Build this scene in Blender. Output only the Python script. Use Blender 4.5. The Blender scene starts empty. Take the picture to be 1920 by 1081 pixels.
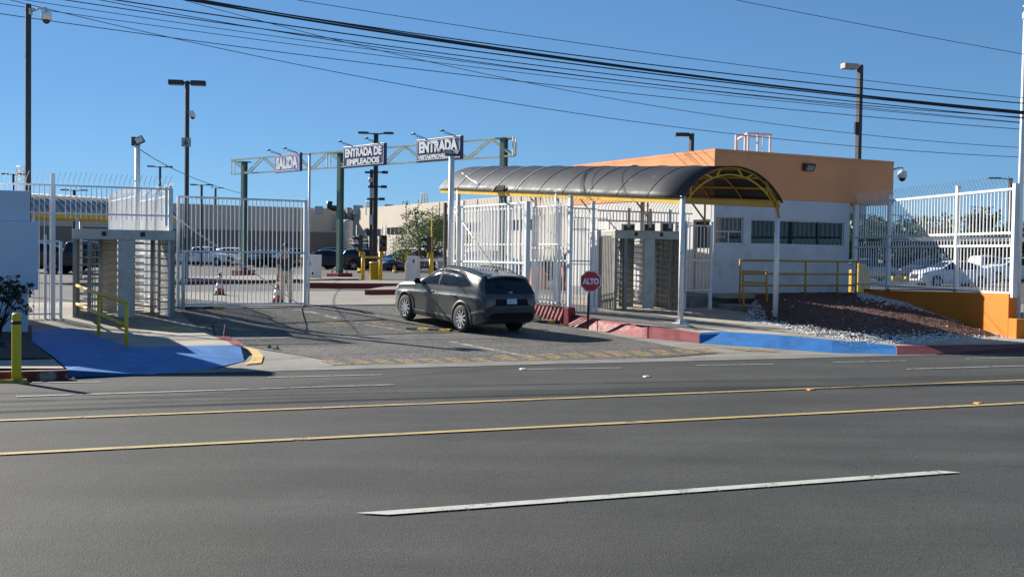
import bpy, bmesh, math, random
from mathutils import Vector, Matrix, noise
from mathutils.bvhtree import BVHTree
random.seed(7)
SC = bpy.context.scene
COL = SC.collection
R = math.radians
# ------------------------------------------------------------------ camera
F = 2100.0; CAMZ = 2.0
cam_m = Matrix.Translation((0, 0, CAMZ)) @ Matrix.Rotation(R(90 - 1.73), 4, 'X') @ Matrix.Rotation(R(0.8), 4, 'Z')
cd = bpy.data.cameras.new('camera'); cam = bpy.data.objects.new('camera', cd); COL.objects.link(cam)
cam.matrix_world = cam_m; cd.sensor_width = 36; cd.lens = F / 1920 * 36; cd.clip_start = .1; cd.clip_end = 6000
SC.camera = cam
# ------------------------------------------------------------------ light
SUN_EL = 28.2
SUNV = Vector((-.79, .613, 0)).normalized() * math.cos(R(SUN_EL)) + Vector((0, 0, math.sin(R(SUN_EL))))
w = bpy.data.worlds.new('World'); SC.world = w; w.use_nodes = True
nt = w.node_tree; nt.nodes.clear()
sky = nt.nodes.new('ShaderNodeTexSky'); sky.sky_type = 'NISHITA'; sky.sun_disc = False
sky.sun_elevation = R(SUN_EL); sky.sun_rotation = math.atan2(SUNV.x, SUNV.y)
sky.air_density = .7; sky.dust_density = 0; sky.ozone_density = 5.0; sky.altitude = 0
bg = nt.nodes.new('ShaderNodeBackground'); bg.inputs[1].default_value = .054
ow = nt.nodes.new('ShaderNodeOutputWorld')
gm = nt.nodes.new('ShaderNodeGamma'); gm.inputs[1].default_value = .6; tn = nt.nodes.new('ShaderNodeVectorMath'); tn.operation = 'MULTIPLY'; tn.inputs[1].default_value = (1, 1.58, 2.09)
nt.links.new(sky.outputs[0], gm.inputs[0]); nt.links.new(gm.outputs[0], tn.inputs[0]); nt.links.new(tn.outputs[0], bg.inputs[0]); nt.links.new(bg.outputs[0], ow.inputs[0])
sl = bpy.data.lights.new('sun', 'SUN'); sl.energy = 5.0; sl.angle = R(.4); sl.color = (1, .94, .84)
sun = bpy.data.objects.new('sun', sl); COL.objects.link(sun)
sun.rotation_euler = SUNV.to_track_quat('Z', 'Y').to_euler()
SC.view_settings.view_transform = 'Standard'; SC.view_settings.look = 'None'
SC.view_settings.exposure = 1.0; SC.view_settings.gamma = 1.0
# ------------------------------------------------------------------ photo -> place
CR = cam_m.to_3x3()
def ray(px, py): return (CR @ Vector(((px - 960) / F, -(py - 540.5) / F, -1))).normalized()
CP = Vector((0, 0, CAMZ))
RA = R(21.3); E1 = Vector((math.cos(RA), math.sin(RA), 0)); E2 = Vector((-math.sin(RA), math.cos(RA), 0)); O0 = Vector((0, 20.04, 0))
def ut(p):
    d = Vector((p[0], p[1], 0)) - O0
    return d.dot(E2), d.dot(E1)
def UT(u, t, z=0): p = O0 + E2 * u + E1 * t; return Vector((p.x, p.y, z))
ZK = [(-99, 0), (1, 0), (7, .12), (8.5, .2), (10.2, .36), (12, .5), (25, .65), (9999, .65)]
def lin(K, x):
    if x <= K[0][0]: return K[0][1]
    for (a, b), (c, d) in zip(K, K[1:]):
        if x <= c: return b + (d - b) * (x - a) / (c - a)
    return K[-1][1]
def zt(p): return lin(ZK, ut(p)[0])
def zs(p): return .125 + .035 * max(0, ut(p)[0])
def G(px, py, zf=zt):
    d = ray(px, py); lo, hi = 1, 400
    for _ in range(60):
        m = (lo + hi) / 2; p = CP + d * m
        if p.z > zf(p): lo = m
        else: hi = m
    return CP + d * lo
def GZ(px, py, z): d = ray(px, py); return CP + d * ((z - CAMZ) / d.z)
def PD(px, py, D): d = ray(px, py); return CP + d * (D / d.y)
class Pl:
    """vertical plane through (x,y) running at an angle from +X"""
    def __init__(s, x, y, a): s.o = Vector((x, y, 0)); s.d = Vector((math.cos(R(a)), math.sin(R(a)), 0)); s.n = Vector((-s.d.y, s.d.x, 0)); s.a = a
    def at(s, px, py):
        d = ray(px, py); k = (s.o - CP).dot(s.n) / d.dot(s.n); return CP + d * k
    def p(s, t, z=0): v = s.o + s.d * t; return Vector((v.x, v.y, z))
    def t(s, px, py=480): return (s.at(px, py) - s.o).dot(s.d)
BA = 28.7
UB = Vector((math.cos(R(BA)), math.sin(R(BA)), 0)); VB = Vector((-math.sin(R(BA)), math.cos(R(BA)), 0))
# ------------------------------------------------------------------ materials
MC = {}
def nd(m, t, **k):
    n = m.node_tree.nodes.new(t)
    for a, b in k.items(): setattr(n, a, b)
    return n
def mat(name, col, rough=.6, metal=0, var=.12, vs=3, bump=0, bs=60, grain=0, gs=120, coat=0, spec=.5, dirt=None, streak=0, dscale=2, dth=.55, stretch=None, sub=None):
    if name in MC: return MC[name]
    m = bpy.data.materials.new(name); m.use_nodes = True; MC[name] = m
    N = m.node_tree.nodes; L = m.node_tree.links; b = N['Principled BSDF']
    b.inputs['Roughness'].default_value = rough; b.inputs['Metallic'].default_value = metal
    b.inputs['Specular IOR Level'].default_value = spec
    if coat: b.inputs['Coat Weight'].default_value = coat; b.inputs['Coat Roughness'].default_value = .04
    g = nd(m, 'ShaderNodeNewGeometry'); vec = g.outputs['Position']
    if stretch:
        mp = nd(m, 'ShaderNodeMapping'); mp.inputs['Rotation'].default_value = (0, 0, -stretch[1]); mp.inputs['Scale'].default_value = stretch[0]
        L.new(vec, mp.inputs[0]); svec = mp.outputs[0]
    else: svec = vec
    def nz(scale, det=4, v=None):
        n = nd(m, 'ShaderNodeTexNoise'); n.inputs['Scale'].default_value = scale; n.inputs['Detail'].default_value = det
        L.new(v or vec, n.inputs['Vector']); return n.outputs[0]
    def mr(src, lo, hi, a=.3, c=.7):
        n = nd(m, 'ShaderNodeMapRange'); L.new(src, n.inputs[0]); n.inputs[1].default_value = a; n.inputs[2].default_value = c
        n.inputs[3].default_value = lo; n.inputs[4].default_value = hi; return n.outputs[0]
    f = mr(nz(vs, 5, svec), 1 - var, 1 + var)
    if grain:
        mu = nd(m, 'ShaderNodeMath', operation='MULTIPLY'); L.new(f, mu.inputs[0]); L.new(mr(nz(gs, 2), 1 - grain, 1 + grain), mu.inputs[1]); f = mu.outputs[0]
    vm = nd(m, 'ShaderNodeVectorMath', operation='SCALE'); vm.inputs[0].default_value = col[:3]; L.new(f, vm.inputs['Scale']); cs = vm.outputs[0]
    if dirt:
        mx = nd(m, 'ShaderNodeMix', data_type='RGBA'); L.new(mr(nz(dscale, 8), 0, 1, dth, dth + .12), mx.inputs[0]); L.new(cs, mx.inputs[6]); mx.inputs[7].default_value = (*dirt, 1); cs = mx.outputs[2]
    L.new(cs, b.inputs['Base Color'])
    if bump:
        bp = nd(m, 'ShaderNodeBump'); bp.inputs['Strength'].default_value = min(1, bump); bp.inputs['Distance'].default_value = .01 * max(1, bump)
        L.new(nz(bs, 3), bp.inputs['Height']); L.new(bp.outputs[0], b.inputs['Normal'])
    if rough > .2:
        L.new(mr(nz(vs * 2.3, 3), max(0, rough - .08), min(1, rough + .08)), b.inputs['Roughness'])
    return m
def worn(name, col, cover=.5, scale=6, rough=.7, fine=.3):
    """paint worn through to what it lies on"""
    if name in MC: return MC[name]
    m = mat(name, col, rough, var=.1, vs=5, grain=.15, gs=60)
    N = m.node_tree.nodes; L = m.node_tree.links; b = N['Principled BSDF']
    g = nd(m, 'ShaderNodeNewGeometry')
    n1 = nd(m, 'ShaderNodeTexNoise'); n1.inputs['Scale'].default_value = scale; n1.inputs['Detail'].default_value = 8; n1.inputs['Roughness'].default_value = .7
    n2 = nd(m, 'ShaderNodeTexNoise'); n2.inputs['Scale'].default_value = 70; n2.inputs['Detail'].default_value = 2
    L.new(g.outputs[0], n1.inputs['Vector']); L.new(g.outputs[0], n2.inputs['Vector'])
    ad = nd(m, 'ShaderNodeMath', operation='MULTIPLY_ADD'); L.new(n2.outputs[0], ad.inputs[0]); ad.inputs[1].default_value = fine; L.new(n1.outputs[0], ad.inputs[2])
    r = nd(m, 'ShaderNodeMapRange'); L.new(ad.outputs[0], r.inputs[0]); th = .5 + fine / 2 + (.5 - cover) * .35
    r.inputs[1].default_value = th - .04; r.inputs[2].default_value = th + .04
    L.new(r.outputs[0], b.inputs['Alpha'])
    return m
def glassm(name, col=(.02, .025, .03), rough=.04, alpha=1.0):
    if name in MC: return MC[name]
    m = bpy.data.materials.new(name); m.use_nodes = True; MC[name] = m
    b = m.node_tree.nodes['Principled BSDF']; b.inputs['Base Color'].default_value = (*col, 1); b.inputs['Roughness'].default_value = rough
    b.inputs['Specular IOR Level'].default_value = .4 if 'car' in name else .8; b.inputs['Alpha'].default_value = alpha
    return m
WHITE = mat('white_paint', (.74, .74, .73), .45, var=.07, vs=1.5, dirt=(.42, .38, .32), dth=.66, dscale=5)
WHITEB = mat('white_bars_paint', (.76, .76, .75), .45, var=.06, vs=2)
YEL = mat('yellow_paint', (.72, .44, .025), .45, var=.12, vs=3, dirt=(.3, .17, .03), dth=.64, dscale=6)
OCH = mat('ochre_and_shaded_yellow', (.50, .25, .025), .5, var=.12, vs=3)
STEEL = mat('brushed_steel', (.44, .43, .385), .45, .3, var=.15, vs=4)
STEELD = mat('dull_steel', (.24, .235, .215), .5, .3, var=.15, vs=4)
BLACK = mat('black_metal', (.018, .018, .02), .45, var=.1)
DBRONZE = mat('dark_bronze_pole', (.035, .03, .027), .5, var=.1)
LIGHTG = mat('light_grey_metal', (.45, .46, .47), .5, var=.1)
GREEN = mat('green_paint', (.10, .19, .15), .5, var=.12, vs=2)
TRUSSG = mat('pale_green_paint', (.60, .68, .55), .5, var=.15, vs=3)
REDK = worn_base = mat('red_kerb_paint', (.225, .018, .026), .65, var=.15, vs=4, grain=.15, dirt=(.22, .09, .08), dth=.64, dscale=9, bump=.6)
DREDK = mat('dark_red_kerb_paint', (.15, .022, .025), .7, var=.2, vs=4, grain=.2, dirt=(.12, .10, .09), dth=.57, dscale=6, bump=.3)
BLUEK = mat('blue_kerb_paint', (.016, .145, .40), .65, var=.2, vs=2.5, grain=.2, gs=50, dirt=(.10, .19, .32), dth=.60, dscale=9, bump=.6)
CONC = mat('sidewalk_concrete', (.33, .29, .235), .85, var=.14, vs=1.2, grain=.18, gs=90, bump=.4, dirt=(.25, .22, .18), dth=.58, dscale=1.3)
CONCG = mat('grey_concrete', (.22, .205, .175), .85, var=.16, vs=.8, grain=.2, gs=70, bump=.4, dirt=(.19, .17, .145), dth=.56, dscale=.9)
FOOT = mat('footing_concrete', (.22, .22, .21), .85, var=.2, vs=2, grain=.2, bump=.4)
ORANGE = mat('orange_stucco', (.66, .19, .012), .8, var=.05, vs=1.2, grain=.06, bump=.25, bs=90)
SALMON = mat('salmon_stucco', (.84, .34, .145), .85, var=.07, vs=.7, grain=.06, bump=.3, bs=70, dirt=(.66, .27, .11), dth=.62, dscale=1.2)
WWALL = mat('white_stucco', (.62, .62, .62), .8, var=.09, vs=.8, grain=.06, bump=.3, bs=70, dirt=(.47, .46, .44), dth=.6, dscale=.8)
SIGNW = mat('pale_block_paint', (.62, .66, .74), .8, var=.05, vs=1.4, grain=.05, bump=.15)
RUBBER = mat('tyre_rubber', (.02, .02, .02), .8, var=.1, bump=.2)
def asphalt(name, base, spk, sc, contrast, big=.12, bump=.5, big_st=True, holes=0):
    m = bpy.data.materials.new(name); m.use_nodes = True; MC[name] = m
    L = m.node_tree.links; b = m.node_tree.nodes['Principled BSDF']; b.inputs['Roughness'].default_value = .85; b.inputs['Specular IOR Level'].default_value = .3
    g = nd(m, 'ShaderNodeNewGeometry'); P = g.outputs[0]
    v = nd(m, 'ShaderNodeTexVoronoi'); v.inputs['Scale'].default_value = sc; L.new(P, v.inputs['Vector'])
    sv = nd(m, 'ShaderNodeSeparateColor'); L.new(v.outputs['Color'], sv.inputs[0])
    r1 = nd(m, 'ShaderNodeMapRange'); L.new(sv.outputs[0], r1.inputs[0]); r1.inputs[3].default_value = 1 - contrast; r1.inputs[4].default_value = 1 + contrast
    n = nd(m, 'ShaderNodeTexNoise'); n.inputs['Scale'].default_value = sc * 1.7; n.inputs['Detail'].default_value = 3; L.new(P, n.inputs['Vector'])
    r2 = nd(m, 'ShaderNodeMapRange'); L.new(n.outputs[0], r2.inputs[0]); r2.inputs[1].default_value = .3; r2.inputs[2].default_value = .7; r2.inputs[3].default_value = 1 - contrast * .6; r2.inputs[4].default_value = 1 + contrast * .6
    mp = nd(m, 'ShaderNodeMapping'); mp.vector_type = 'POINT'; mp.inputs['Rotation'].default_value = (0, 0, -RA); mp.inputs['Scale'].default_value = (.10, 1.3, 1) if big_st else (.5, .5, 1)
    L.new(P, mp.inputs[0]); n3 = nd(m, 'ShaderNodeTexNoise'); n3.inputs['Scale'].default_value = 1; n3.inputs['Detail'].default_value = 5; n3.inputs['Roughness'].default_value = .6; L.new(mp.outputs[0], n3.inputs['Vector'])
    r3 = nd(m, 'ShaderNodeMapRange'); L.new(n3.outputs[0], r3.inputs[0]); r3.inputs[1].default_value = .3; r3.inputs[2].default_value = .7; r3.inputs[3].default_value = 1 - big * 1.5; r3.inputs[4].default_value = 1 + big * 1.3
    a = nd(m, 'ShaderNodeMath', operation='MULTIPLY'); L.new(r1.outputs[0], a.inputs[0]); L.new(r2.outputs[0], a.inputs[1])
    c = nd(m, 'ShaderNodeMath', operation='MULTIPLY'); L.new(a.outputs[0], c.inputs[0]); L.new(r3.outputs[0], c.inputs[1])
    # dark tar-stained flecks stretched along the traffic
    mp2 = nd(m, 'ShaderNodeMapping'); mp2.inputs['Rotation'].default_value = (0, 0, -RA); mp2.inputs['Scale'].default_value = (.5, 6, 1); L.new(P, mp2.inputs[0])
    n4 = nd(m, 'ShaderNodeTexNoise'); n4.inputs['Scale'].default_value = 2.2; n4.inputs['Detail'].default_value = 7; n4.inputs['Roughness'].default_value = .75; L.new(mp2.outputs[0], n4.inputs['Vector'])
    r4 = nd(m, 'ShaderNodeMapRange'); L.new(n4.outputs[0], r4.inputs[0]); r4.inputs[1].default_value = .30; r4.inputs[2].default_value = .40; r4.inputs[3].default_value = .72 if big_st else .85; r4.inputs[4].default_value = 1
    e = nd(m, 'ShaderNodeMath', operation='MULTIPLY'); L.new(c.outputs[0], e.inputs[0]); L.new(r4.outputs[0], e.inputs[1])
    # broad worn patches and a few wandering hairline cracks
    n5 = nd(m, 'ShaderNodeTexNoise'); n5.inputs['Scale'].default_value = .45; n5.inputs['Detail'].default_value = 9; n5.inputs['Roughness'].default_value = .62; L.new(P, n5.inputs['Vector'])
    r5 = nd(m, 'ShaderNodeMapRange'); L.new(n5.outputs[0], r5.inputs[0]); r5.inputs[1].default_value = .36; r5.inputs[2].default_value = .60; r5.inputs[3].default_value = .80; r5.inputs[4].default_value = 1.08
    n6 = nd(m, 'ShaderNodeTexNoise'); n6.inputs['Scale'].default_value = 1.4; n6.inputs['Detail'].default_value = 6; L.new(P, n6.inputs['Vector'])
    av = nd(m, 'ShaderNodeVectorMath', operation='MULTIPLY_ADD'); L.new(n6.outputs['Color'], av.inputs[0]); av.inputs[1].default_value = (.9, .9, 0); L.new(P, av.inputs[2])
    v2 = nd(m, 'ShaderNodeTexVoronoi', feature='DISTANCE_TO_EDGE'); v2.inputs['Scale'].default_value = .22; L.new(av.outputs[0], v2.inputs['Vector'])
    r6 = nd(m, 'ShaderNodeMapRange'); L.new(v2.outputs['Distance'], r6.inputs[0]); r6.inputs[1].default_value = .0008; r6.inputs[2].default_value = .003; r6.inputs[3].default_value = .84; r6.inputs[4].default_value = 1
    if big_st:   # tyre tracks run along the lanes
        dp = nd(m, 'ShaderNodeVectorMath', operation='DOT_PRODUCT'); L.new(P, dp.inputs[0]); dp.inputs[1].default_value = E2
        s1 = nd(m, 'ShaderNodeMath', operation='MULTIPLY_ADD'); L.new(dp.outputs['Value'], s1.inputs[0]); s1.inputs[1].default_value = 3.59; s1.inputs[2].default_value = 1.2
        s2 = nd(m, 'ShaderNodeMath', operation='SINE'); L.new(s1.outputs[0], s2.inputs[0])
        s3 = nd(m, 'ShaderNodeMath', operation='MULTIPLY'); L.new(s2.outputs[0], s3.inputs[0]); L.new(n3.outputs[0], s3.inputs[1])
        s4 = nd(m, 'ShaderNodeMath', operation='MULTIPLY_ADD'); L.new(s3.outputs[0], s4.inputs[0]); s4.inputs[1].default_value = .17; s4.inputs[2].default_value = 1
        s5 = nd(m, 'ShaderNodeMath', operation='MULTIPLY'); L.new(s4.outputs[0], s5.inputs[0]); L.new(r5.outputs[0], s5.inputs[1]); r5 = s5
    k1 = nd(m, 'ShaderNodeMath', operation='MULTIPLY'); L.new(r5.outputs[0], k1.inputs[0]); L.new(r6.outputs[0], k1.inputs[1])
    e2 = nd(m, 'ShaderNodeMath', operation='MULTIPLY'); L.new(e.outputs[0], e2.inputs[0]); L.new(k1.outputs[0], e2.inputs[1]); e = e2
    vm = nd(m, 'ShaderNodeVectorMath', operation='SCALE'); vm.inputs[0].default_value = base; L.new(e.outputs[0], vm.inputs['Scale'])
    L.new(vm.outputs[0], b.inputs['Base Color'])
    bp = nd(m, 'ShaderNodeBump'); bp.inputs['Strength'].default_value = bump; bp.inputs['Distance'].default_value = .012; L.new(v.outputs['Distance'], bp.inputs['Height']); bp.inputs['Strength'].default_value = bump * .7; L.new(bp.outputs[0], b.inputs['Normal'])
    return m
ROAD = asphalt('road_asphalt', (.050, .050, .0465), 0, 75, .28)
CHIP = asphalt('coarse_chip_asphalt', (.106, .101, .091), 0, 32, .72, big=.10, bump=.8, big_st=False)
LOT = asphalt('lot_asphalt', (.105, .10, .09), 0, 18, .35, big=.12, big_st=False)
# ------------------------------------------------------------------ mesh building
WM = {}
class MB:
    def __init__(s, m=None): s.v = []; s.f = []; s.mi = []; s.sm = []; s.M = m or Matrix(); s.cur = 0; s.smooth = False
    def add(s, vs, fs, smooth=None):
        o = len(s.v); s.v += [s.M @ Vector(v) for v in vs]; s.f += [tuple(i + o for i in f) for f in fs]
        s.mi += [s.cur] * len(fs); s.sm += [s.smooth if smooth is None else smooth] * len(fs); return s
    def box(s, c, d, rot=None):
        x, y, z = d[0] / 2, d[1] / 2, d[2] / 2; c = Vector(c)
        vs = [Vector((a * x, b * y, e * z)) for e in (-1, 1) for a, b in ((-1, -1), (1, -1), (1, 1), (-1, 1))]
        if rot is not None: vs = [rot @ v for v in vs]
        return s.add([v + c for v in vs], [(3, 2, 1, 0), (4, 5, 6, 7), (0, 1, 5, 4), (1, 2, 6, 5), (2, 3, 7, 6), (3, 0, 4, 7)])
    def bx(s, x0, x1, y0, y1, z0, z1): return s.box(((x0 + x1) / 2, (y0 + y1) / 2, (z0 + z1) / 2), (x1 - x0, y1 - y0, z1 - z0))
    def beam(s, a, b, w, h=None, up=(0, 0, 1)):
        a = Vector(a); b = Vector(b); h = h or w; d = (b - a); L = d.length
        if L < 1e-6: return s
        d.normalize(); up = Vector(up)
        if abs(d.dot(up)) > .98: up = Vector((UB.x, UB.y, 0)) if s.M == Matrix() else Vector((1, 0, 0))
        x = d.cross(up).normalized(); y = x.cross(d)
        vs = [p + x * (i * w / 2) + y * (j * h / 2) for p in (a, b) for i, j in ((-1, -1), (1, -1), (1, 1), (-1, 1))]
        return s.add(vs, [(3, 2, 1, 0), (4, 5, 6, 7), (0, 1, 5, 4), (1, 2, 6, 5), (2, 3, 7, 6), (3, 0, 4, 7)])
    def tube(s, pts, r, n=8, r2=None, caps=True):
        pts = [Vector(p) for p in pts]; k = len(pts); vs = []; fs = []
        pu = None
        for i, p in enumerate(pts):
            d = (pts[min(i + 1, k - 1)] - pts[max(i - 1, 0)]).normalized()
            if pu is None: pu = Vector((0, 0, 1)) if abs(d.z) < .9 else Vector((1, 0, 0))
            x = d.cross(pu).normalized(); y = x.cross(d).normalized(); pu = y
            rr = (r[i] if isinstance(r, (list, tuple)) else (r + (r2 - r) * i / (k - 1) if r2 is not None else r))
            vs += [p + (x * math.cos(2 * math.pi * j / n) + y * math.sin(2 * math.pi * j / n)) * rr for j in range(n)]
        for i in range(k - 1):
            for j in range(n):
                a = i * n + j; b = i * n + (j + 1) % n; fs.append((a, b, b + n, a + n))
        if caps: fs.append(tuple(reversed(range(n)))); fs.append(tuple(range((k - 1) * n, k * n)))
        s.add(vs, fs, True); 
        if caps: s.sm[-1] = s.sm[-2] = False
        return s
    def lathe(s, prof, n=20, o=(0, 0, 0), axis='Z', smooth=True, caps=True):
        vs = []; fs = []; k = len(prof)
        for r, h in prof:
            for j in range(n):
                a = 2 * math.pi * j / n; c, d = r * math.cos(a), r * math.sin(a)
                vs.append(Vector(o) + Vector({'Z': (c, d, h), 'Y': (c, h, -d), 'X': (h, c, d)}[axis]))
        for i in range(k - 1):
            for j in range(n):
                a = i * n + j; b = i * n + (j + 1) % n; fs.append((a, b, b + n, a + n))
        if caps and prof[0][0] > 1e-4: fs.append(tuple(reversed(range(n))))
        if caps and prof[-1][0] > 1e-4: fs.append(tuple(range((k - 1) * n, k * n)))
        return s.add(vs, fs, smooth)
    def prism(s, poly, h, axis='Z', o=0):
        """poly in 2D extruded from o to h"""
        f = {'Z': lambda a, b, c: (a, b, c), 'Y': lambda a, b, c: (a, c, b), 'X': lambda a, b, c: (c, a, b)}[axis]
        n = len(poly); vs = [f(a, b, o) for a, b in poly] + [f(a, b, h) for a, b in poly]
        return s.add(vs, [tuple(reversed(range(n))), tuple(range(n, 2 * n))] + [(i, (i + 1) % n, (i + 1) % n + n, i + n) for i in range(n)])
    def hull3(s, quad, th):
        """a plate: 4+ world points thickened along their normal"""
        q = [Vector(v) for v in quad]; n = (q[1] - q[0]).cross(q[2] - q[0]).normalized() * th; k = len(q)
        return s.add(q + [v + n for v in q], [tuple(reversed(range(k))), tuple(range(k, 2 * k))] + [(i, (i + 1) % k, (i + 1) % k + k, i + k) for i in range(k)])
    def build(s, name, m, parent=None, world=True, bevel=0, fixn=True):
        if not s.v: return None
        me = bpy.data.meshes.new(name); inv = WM[parent.name].inverted() if (parent and world) else None
        me.from_pydata([tuple((inv @ v) if inv else v) for v in s.v], [], s.f)
        for x in (m if isinstance(m, (list, tuple)) else [m]): me.materials.append(x)
        me.polygons.foreach_set('material_index', s.mi); me.polygons.foreach_set('use_smooth', s.sm); me.update()
        if fixn and len(s.f) < 60000:
            bm = bmesh.new(); bm.from_mesh(me); bmesh.ops.recalc_face_normals(bm, faces=bm.faces); bm.to_mesh(me); bm.free()
        o = bpy.data.objects.new(name, me); COL.objects.link(o)
        if parent: o.parent = parent; WM[o.name] = WM[parent.name]
        else: WM[o.name] = Matrix()
        if bevel:
            md = o.modifiers.new('edge', 'BEVEL'); md.width = bevel; md.segments = 2; md.limit_method = 'ANGLE'; md.angle_limit = R(40); md.harden_normals = False
        return o
def tag(o, label=None, cat=None, group=None, kind=None):
    if label: o['label'] = label
    if cat: o['category'] = cat
    if group: o['group'] = group
    if kind: o['kind'] = kind
    return o
def thing(name, label, cat, loc=(0, 0, 0), rz=0, group=None):
    o = bpy.data.objects.new(name, None); COL.objects.link(o); o.location = loc; o.rotation_euler = (0, 0, rz); o.empty_display_size = .2
    WM[o.name] = Matrix.Translation(Vector(loc)) @ Matrix.Rotation(rz, 4, 'Z'); return tag(o, label, cat, group)
def setorigin(o, p):
    p = Vector(p); o.data.transform(Matrix.Translation(-p)); o.location = p; return o
def copy_tree(o, parent=None):
    c = o.copy(); COL.objects.link(c)
    if parent: c.parent = parent
    for ch in list(o.children): copy_tree(ch, c)
    return c
def drape(name, poly, m, zf=zt, dz=0, skirt=0, us=.5, parent=None, holes=None):
    """a flat sheet laid over the ground, cut where the ground bends"""
    bm = bmesh.new(); vs = [bm.verts.new((p[0], p[1], 0)) for p in poly]; f = bm.faces.new(vs)
    bmesh.ops.triangulate(bm, faces=[f]); 
    U = [ut(v.co)[0] for v in bm.verts]; lo, hi = min(U), max(U); k = math.ceil(lo / us) * us
    cuts = []
    while k < hi and k < 30: cuts.append(k); k += us
    for k in cuts:
        p = UT(k, 0); bmesh.ops.bisect_plane(bm, geom=bm.verts[:] + bm.edges[:] + bm.faces[:], plane_co=(p.x, p.y, 0), plane_no=E2, dist=1e-5)
    for v in bm.verts: v.co.z = zf(v.co) + dz
    if skirt:
        be = [e for e in bm.edges if len(e.link_faces) == 1]
        r = bmesh.ops.extrude_edge_only(bm, edges=be)
        for v in [g for g in r['geom'] if isinstance(g, bmesh.types.BMVert)]: v.co.z -= skirt
    bmesh.ops.recalc_face_normals(bm, faces=bm.faces)
    me = bpy.data.meshes.new(name)
    if sum(f.normal.z * f.calc_area() for f in bm.faces) < 0: bmesh.ops.reverse_faces(bm, faces=bm.faces)
    bm.to_mesh(me); bm.free(); me.materials.append(m)
    o = bpy.data.objects.new(name, me); COL.objects.link(o); WM[o.name] = Matrix()
    if parent: o.parent = parent; me.transform(WM[parent.name].inverted()); WM[o.name] = WM[parent.name]
    return o
def structure(o): o['kind'] = 'structure'; return o
def pxs(L, zf=zt): return [G(a, b, zf) for a, b in L]
def text(s_, w_, h_, m, M, parent, name='lettering', bold=.02, ext=.004):
    cu = bpy.data.curves.new('t', 'FONT'); cu.body = s_; cu.align_x = 'CENTER'; cu.align_y = 'CENTER'; cu.extrude = ext; cu.offset = bold; cu.resolution_u = 3
    to = bpy.data.objects.new('t', cu); COL.objects.link(to); bpy.context.view_layer.update()
    me = bpy.data.meshes.new_from_object(to.evaluated_get(bpy.context.evaluated_depsgraph_get()))
    bpy.data.objects.remove(to)
    xs = [v.co.x for v in me.vertices]; ys = [v.co.y for v in me.vertices]; zz = max(v.co.z for v in me.vertices) or 1
    cx, cy = (max(xs) + min(xs)) / 2, (max(ys) + min(ys)) / 2; sx = w_ / (max(xs) - min(xs)); sy = h_ / (max(ys) - min(ys))
    for v in me.vertices: v.co = Vector(((v.co.x - cx) * sx, (v.co.y - cy) * sy, v.co.z / zz * ext + ext))
    me.transform(WM[parent.name].inverted() @ M); me.materials.clear(); me.materials.append(m)
    o = bpy.data.objects.new(name, me); COL.objects.link(o); o.parent = parent; WM[o.name] = WM[parent.name]; return o
def facing(p, dirx, up=(0, 0, 1)):
    """matrix: local x = dirx, local y = up, local z = towards the viewer side"""
    x = Vector(dirx).normalized(); y = Vector(up).normalized(); z = x.cross(y)
    M = Matrix((x, y, z)).transposed().to_4x4(); M.translation = Vector(p); return M
# ------------------------------------------------------------------ ground
mb = MB(); us = [-60, -20, 0, 1] + [k * .5 for k in range(14, 25)] + [25, 40, 120, 400, 3000]; ts = [-3000, -300, -60, -30, 0, 30, 60, 300, 3000]
vs = [UT(u, t, lin(ZK, u) - .03) for u in us for t in ts]; k = len(ts)
mb.add(vs, [(i * k + j, i * k + j + 1, (i + 1) * k + j + 1, (i + 1) * k + j) for i in range(len(us) - 1) for j in range(k - 1)])
EARTH = mat('dry_earth', (.24, .21, .165), .9, var=.2, vs=.2, grain=.2, gs=30)
structure(mb.build('ground', EARTH))
structure(drape('parking_lot', [UT(12.6, -70), UT(12.6, 60), UT(110, 120), UT(110, -160)], LOT, dz=-.012))
structure(drape('road', [UT(-40, -60), UT(-40, 90), UT(.35, 90), UT(.35, -60)], ROAD, dz=0))
# driveway apron: plain concrete under, chip asphalt over
ap = drape('apron', [UT(.36, -7.5), UT(.36, 9.5), UT(3, 9.5), UT(8, 4.5), UT(12.5, 4), UT(12.6, -9), UT(8, -9), UT(3, -7.5)], CONCG, dz=-.006); structure(ap)
chip = pxs([(430, 632), (352, 600), (338, 581), (572, 577), (800, 572), (1004, 572), (1012, 600), (1066, 611), (1185, 635), (1265, 650), (1345, 662), (1210, 672), (1000, 680), (800, 685), (690, 688), (640, 680), (560, 665), (492, 655), (462, 646)])
structure(drape('driveway', chip, CHIP, dz=.004))
structure(drape('gate_strip', pxs([(338, 575), (338, 548), (1000, 543), (1000, 570), (700, 571)]), CONCG, dz=.009))
structure(drape('gutter', [UT(.1, -7.2), UT(.1, 9.8), UT(.75, 9.8), UT(.75, -7.2)], mat('gutter_asphalt', (.17, .165, .15), .85, var=.25, vs=1.5, grain=.3, gs=60, dirt=(.15, .145, .13), dth=.5, dscale=2), dz=.008))
YL = worn('road_yellow', (.42, .31, .125), .84, 3, fine=.5); WL = worn('road_white', (.42, .43, .37), .86, 5, fine=.45); WLT = worn('thin_white', (.36, .355, .32), .72, 5)
YW = worn('worn_yellow', (.36, .255, .115), .50, 7, fine=1.1); WW = worn('worn_white', (.42, .40, .36), .5, 2, fine=.5)
def stripe(name, a, b, wd, m, dz=.012, zf=zt, ends=None):
    a = G(*a) if len(a) == 2 else Vector(a); b = G(*b) if len(b) == 2 else Vector(b)
    d = (b - a); d.z = 0; d.normalize(); n = Vector((-d.y, d.x, 0)) * wd / 2
    pts = [a - n, b - n, b + n, a + n] if not ends else [a - n + d * ends, b - n + d * ends * .6, b + n, a + n]
    return structure(drape(name, pts, m, zf=zf, dz=dz))
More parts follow.
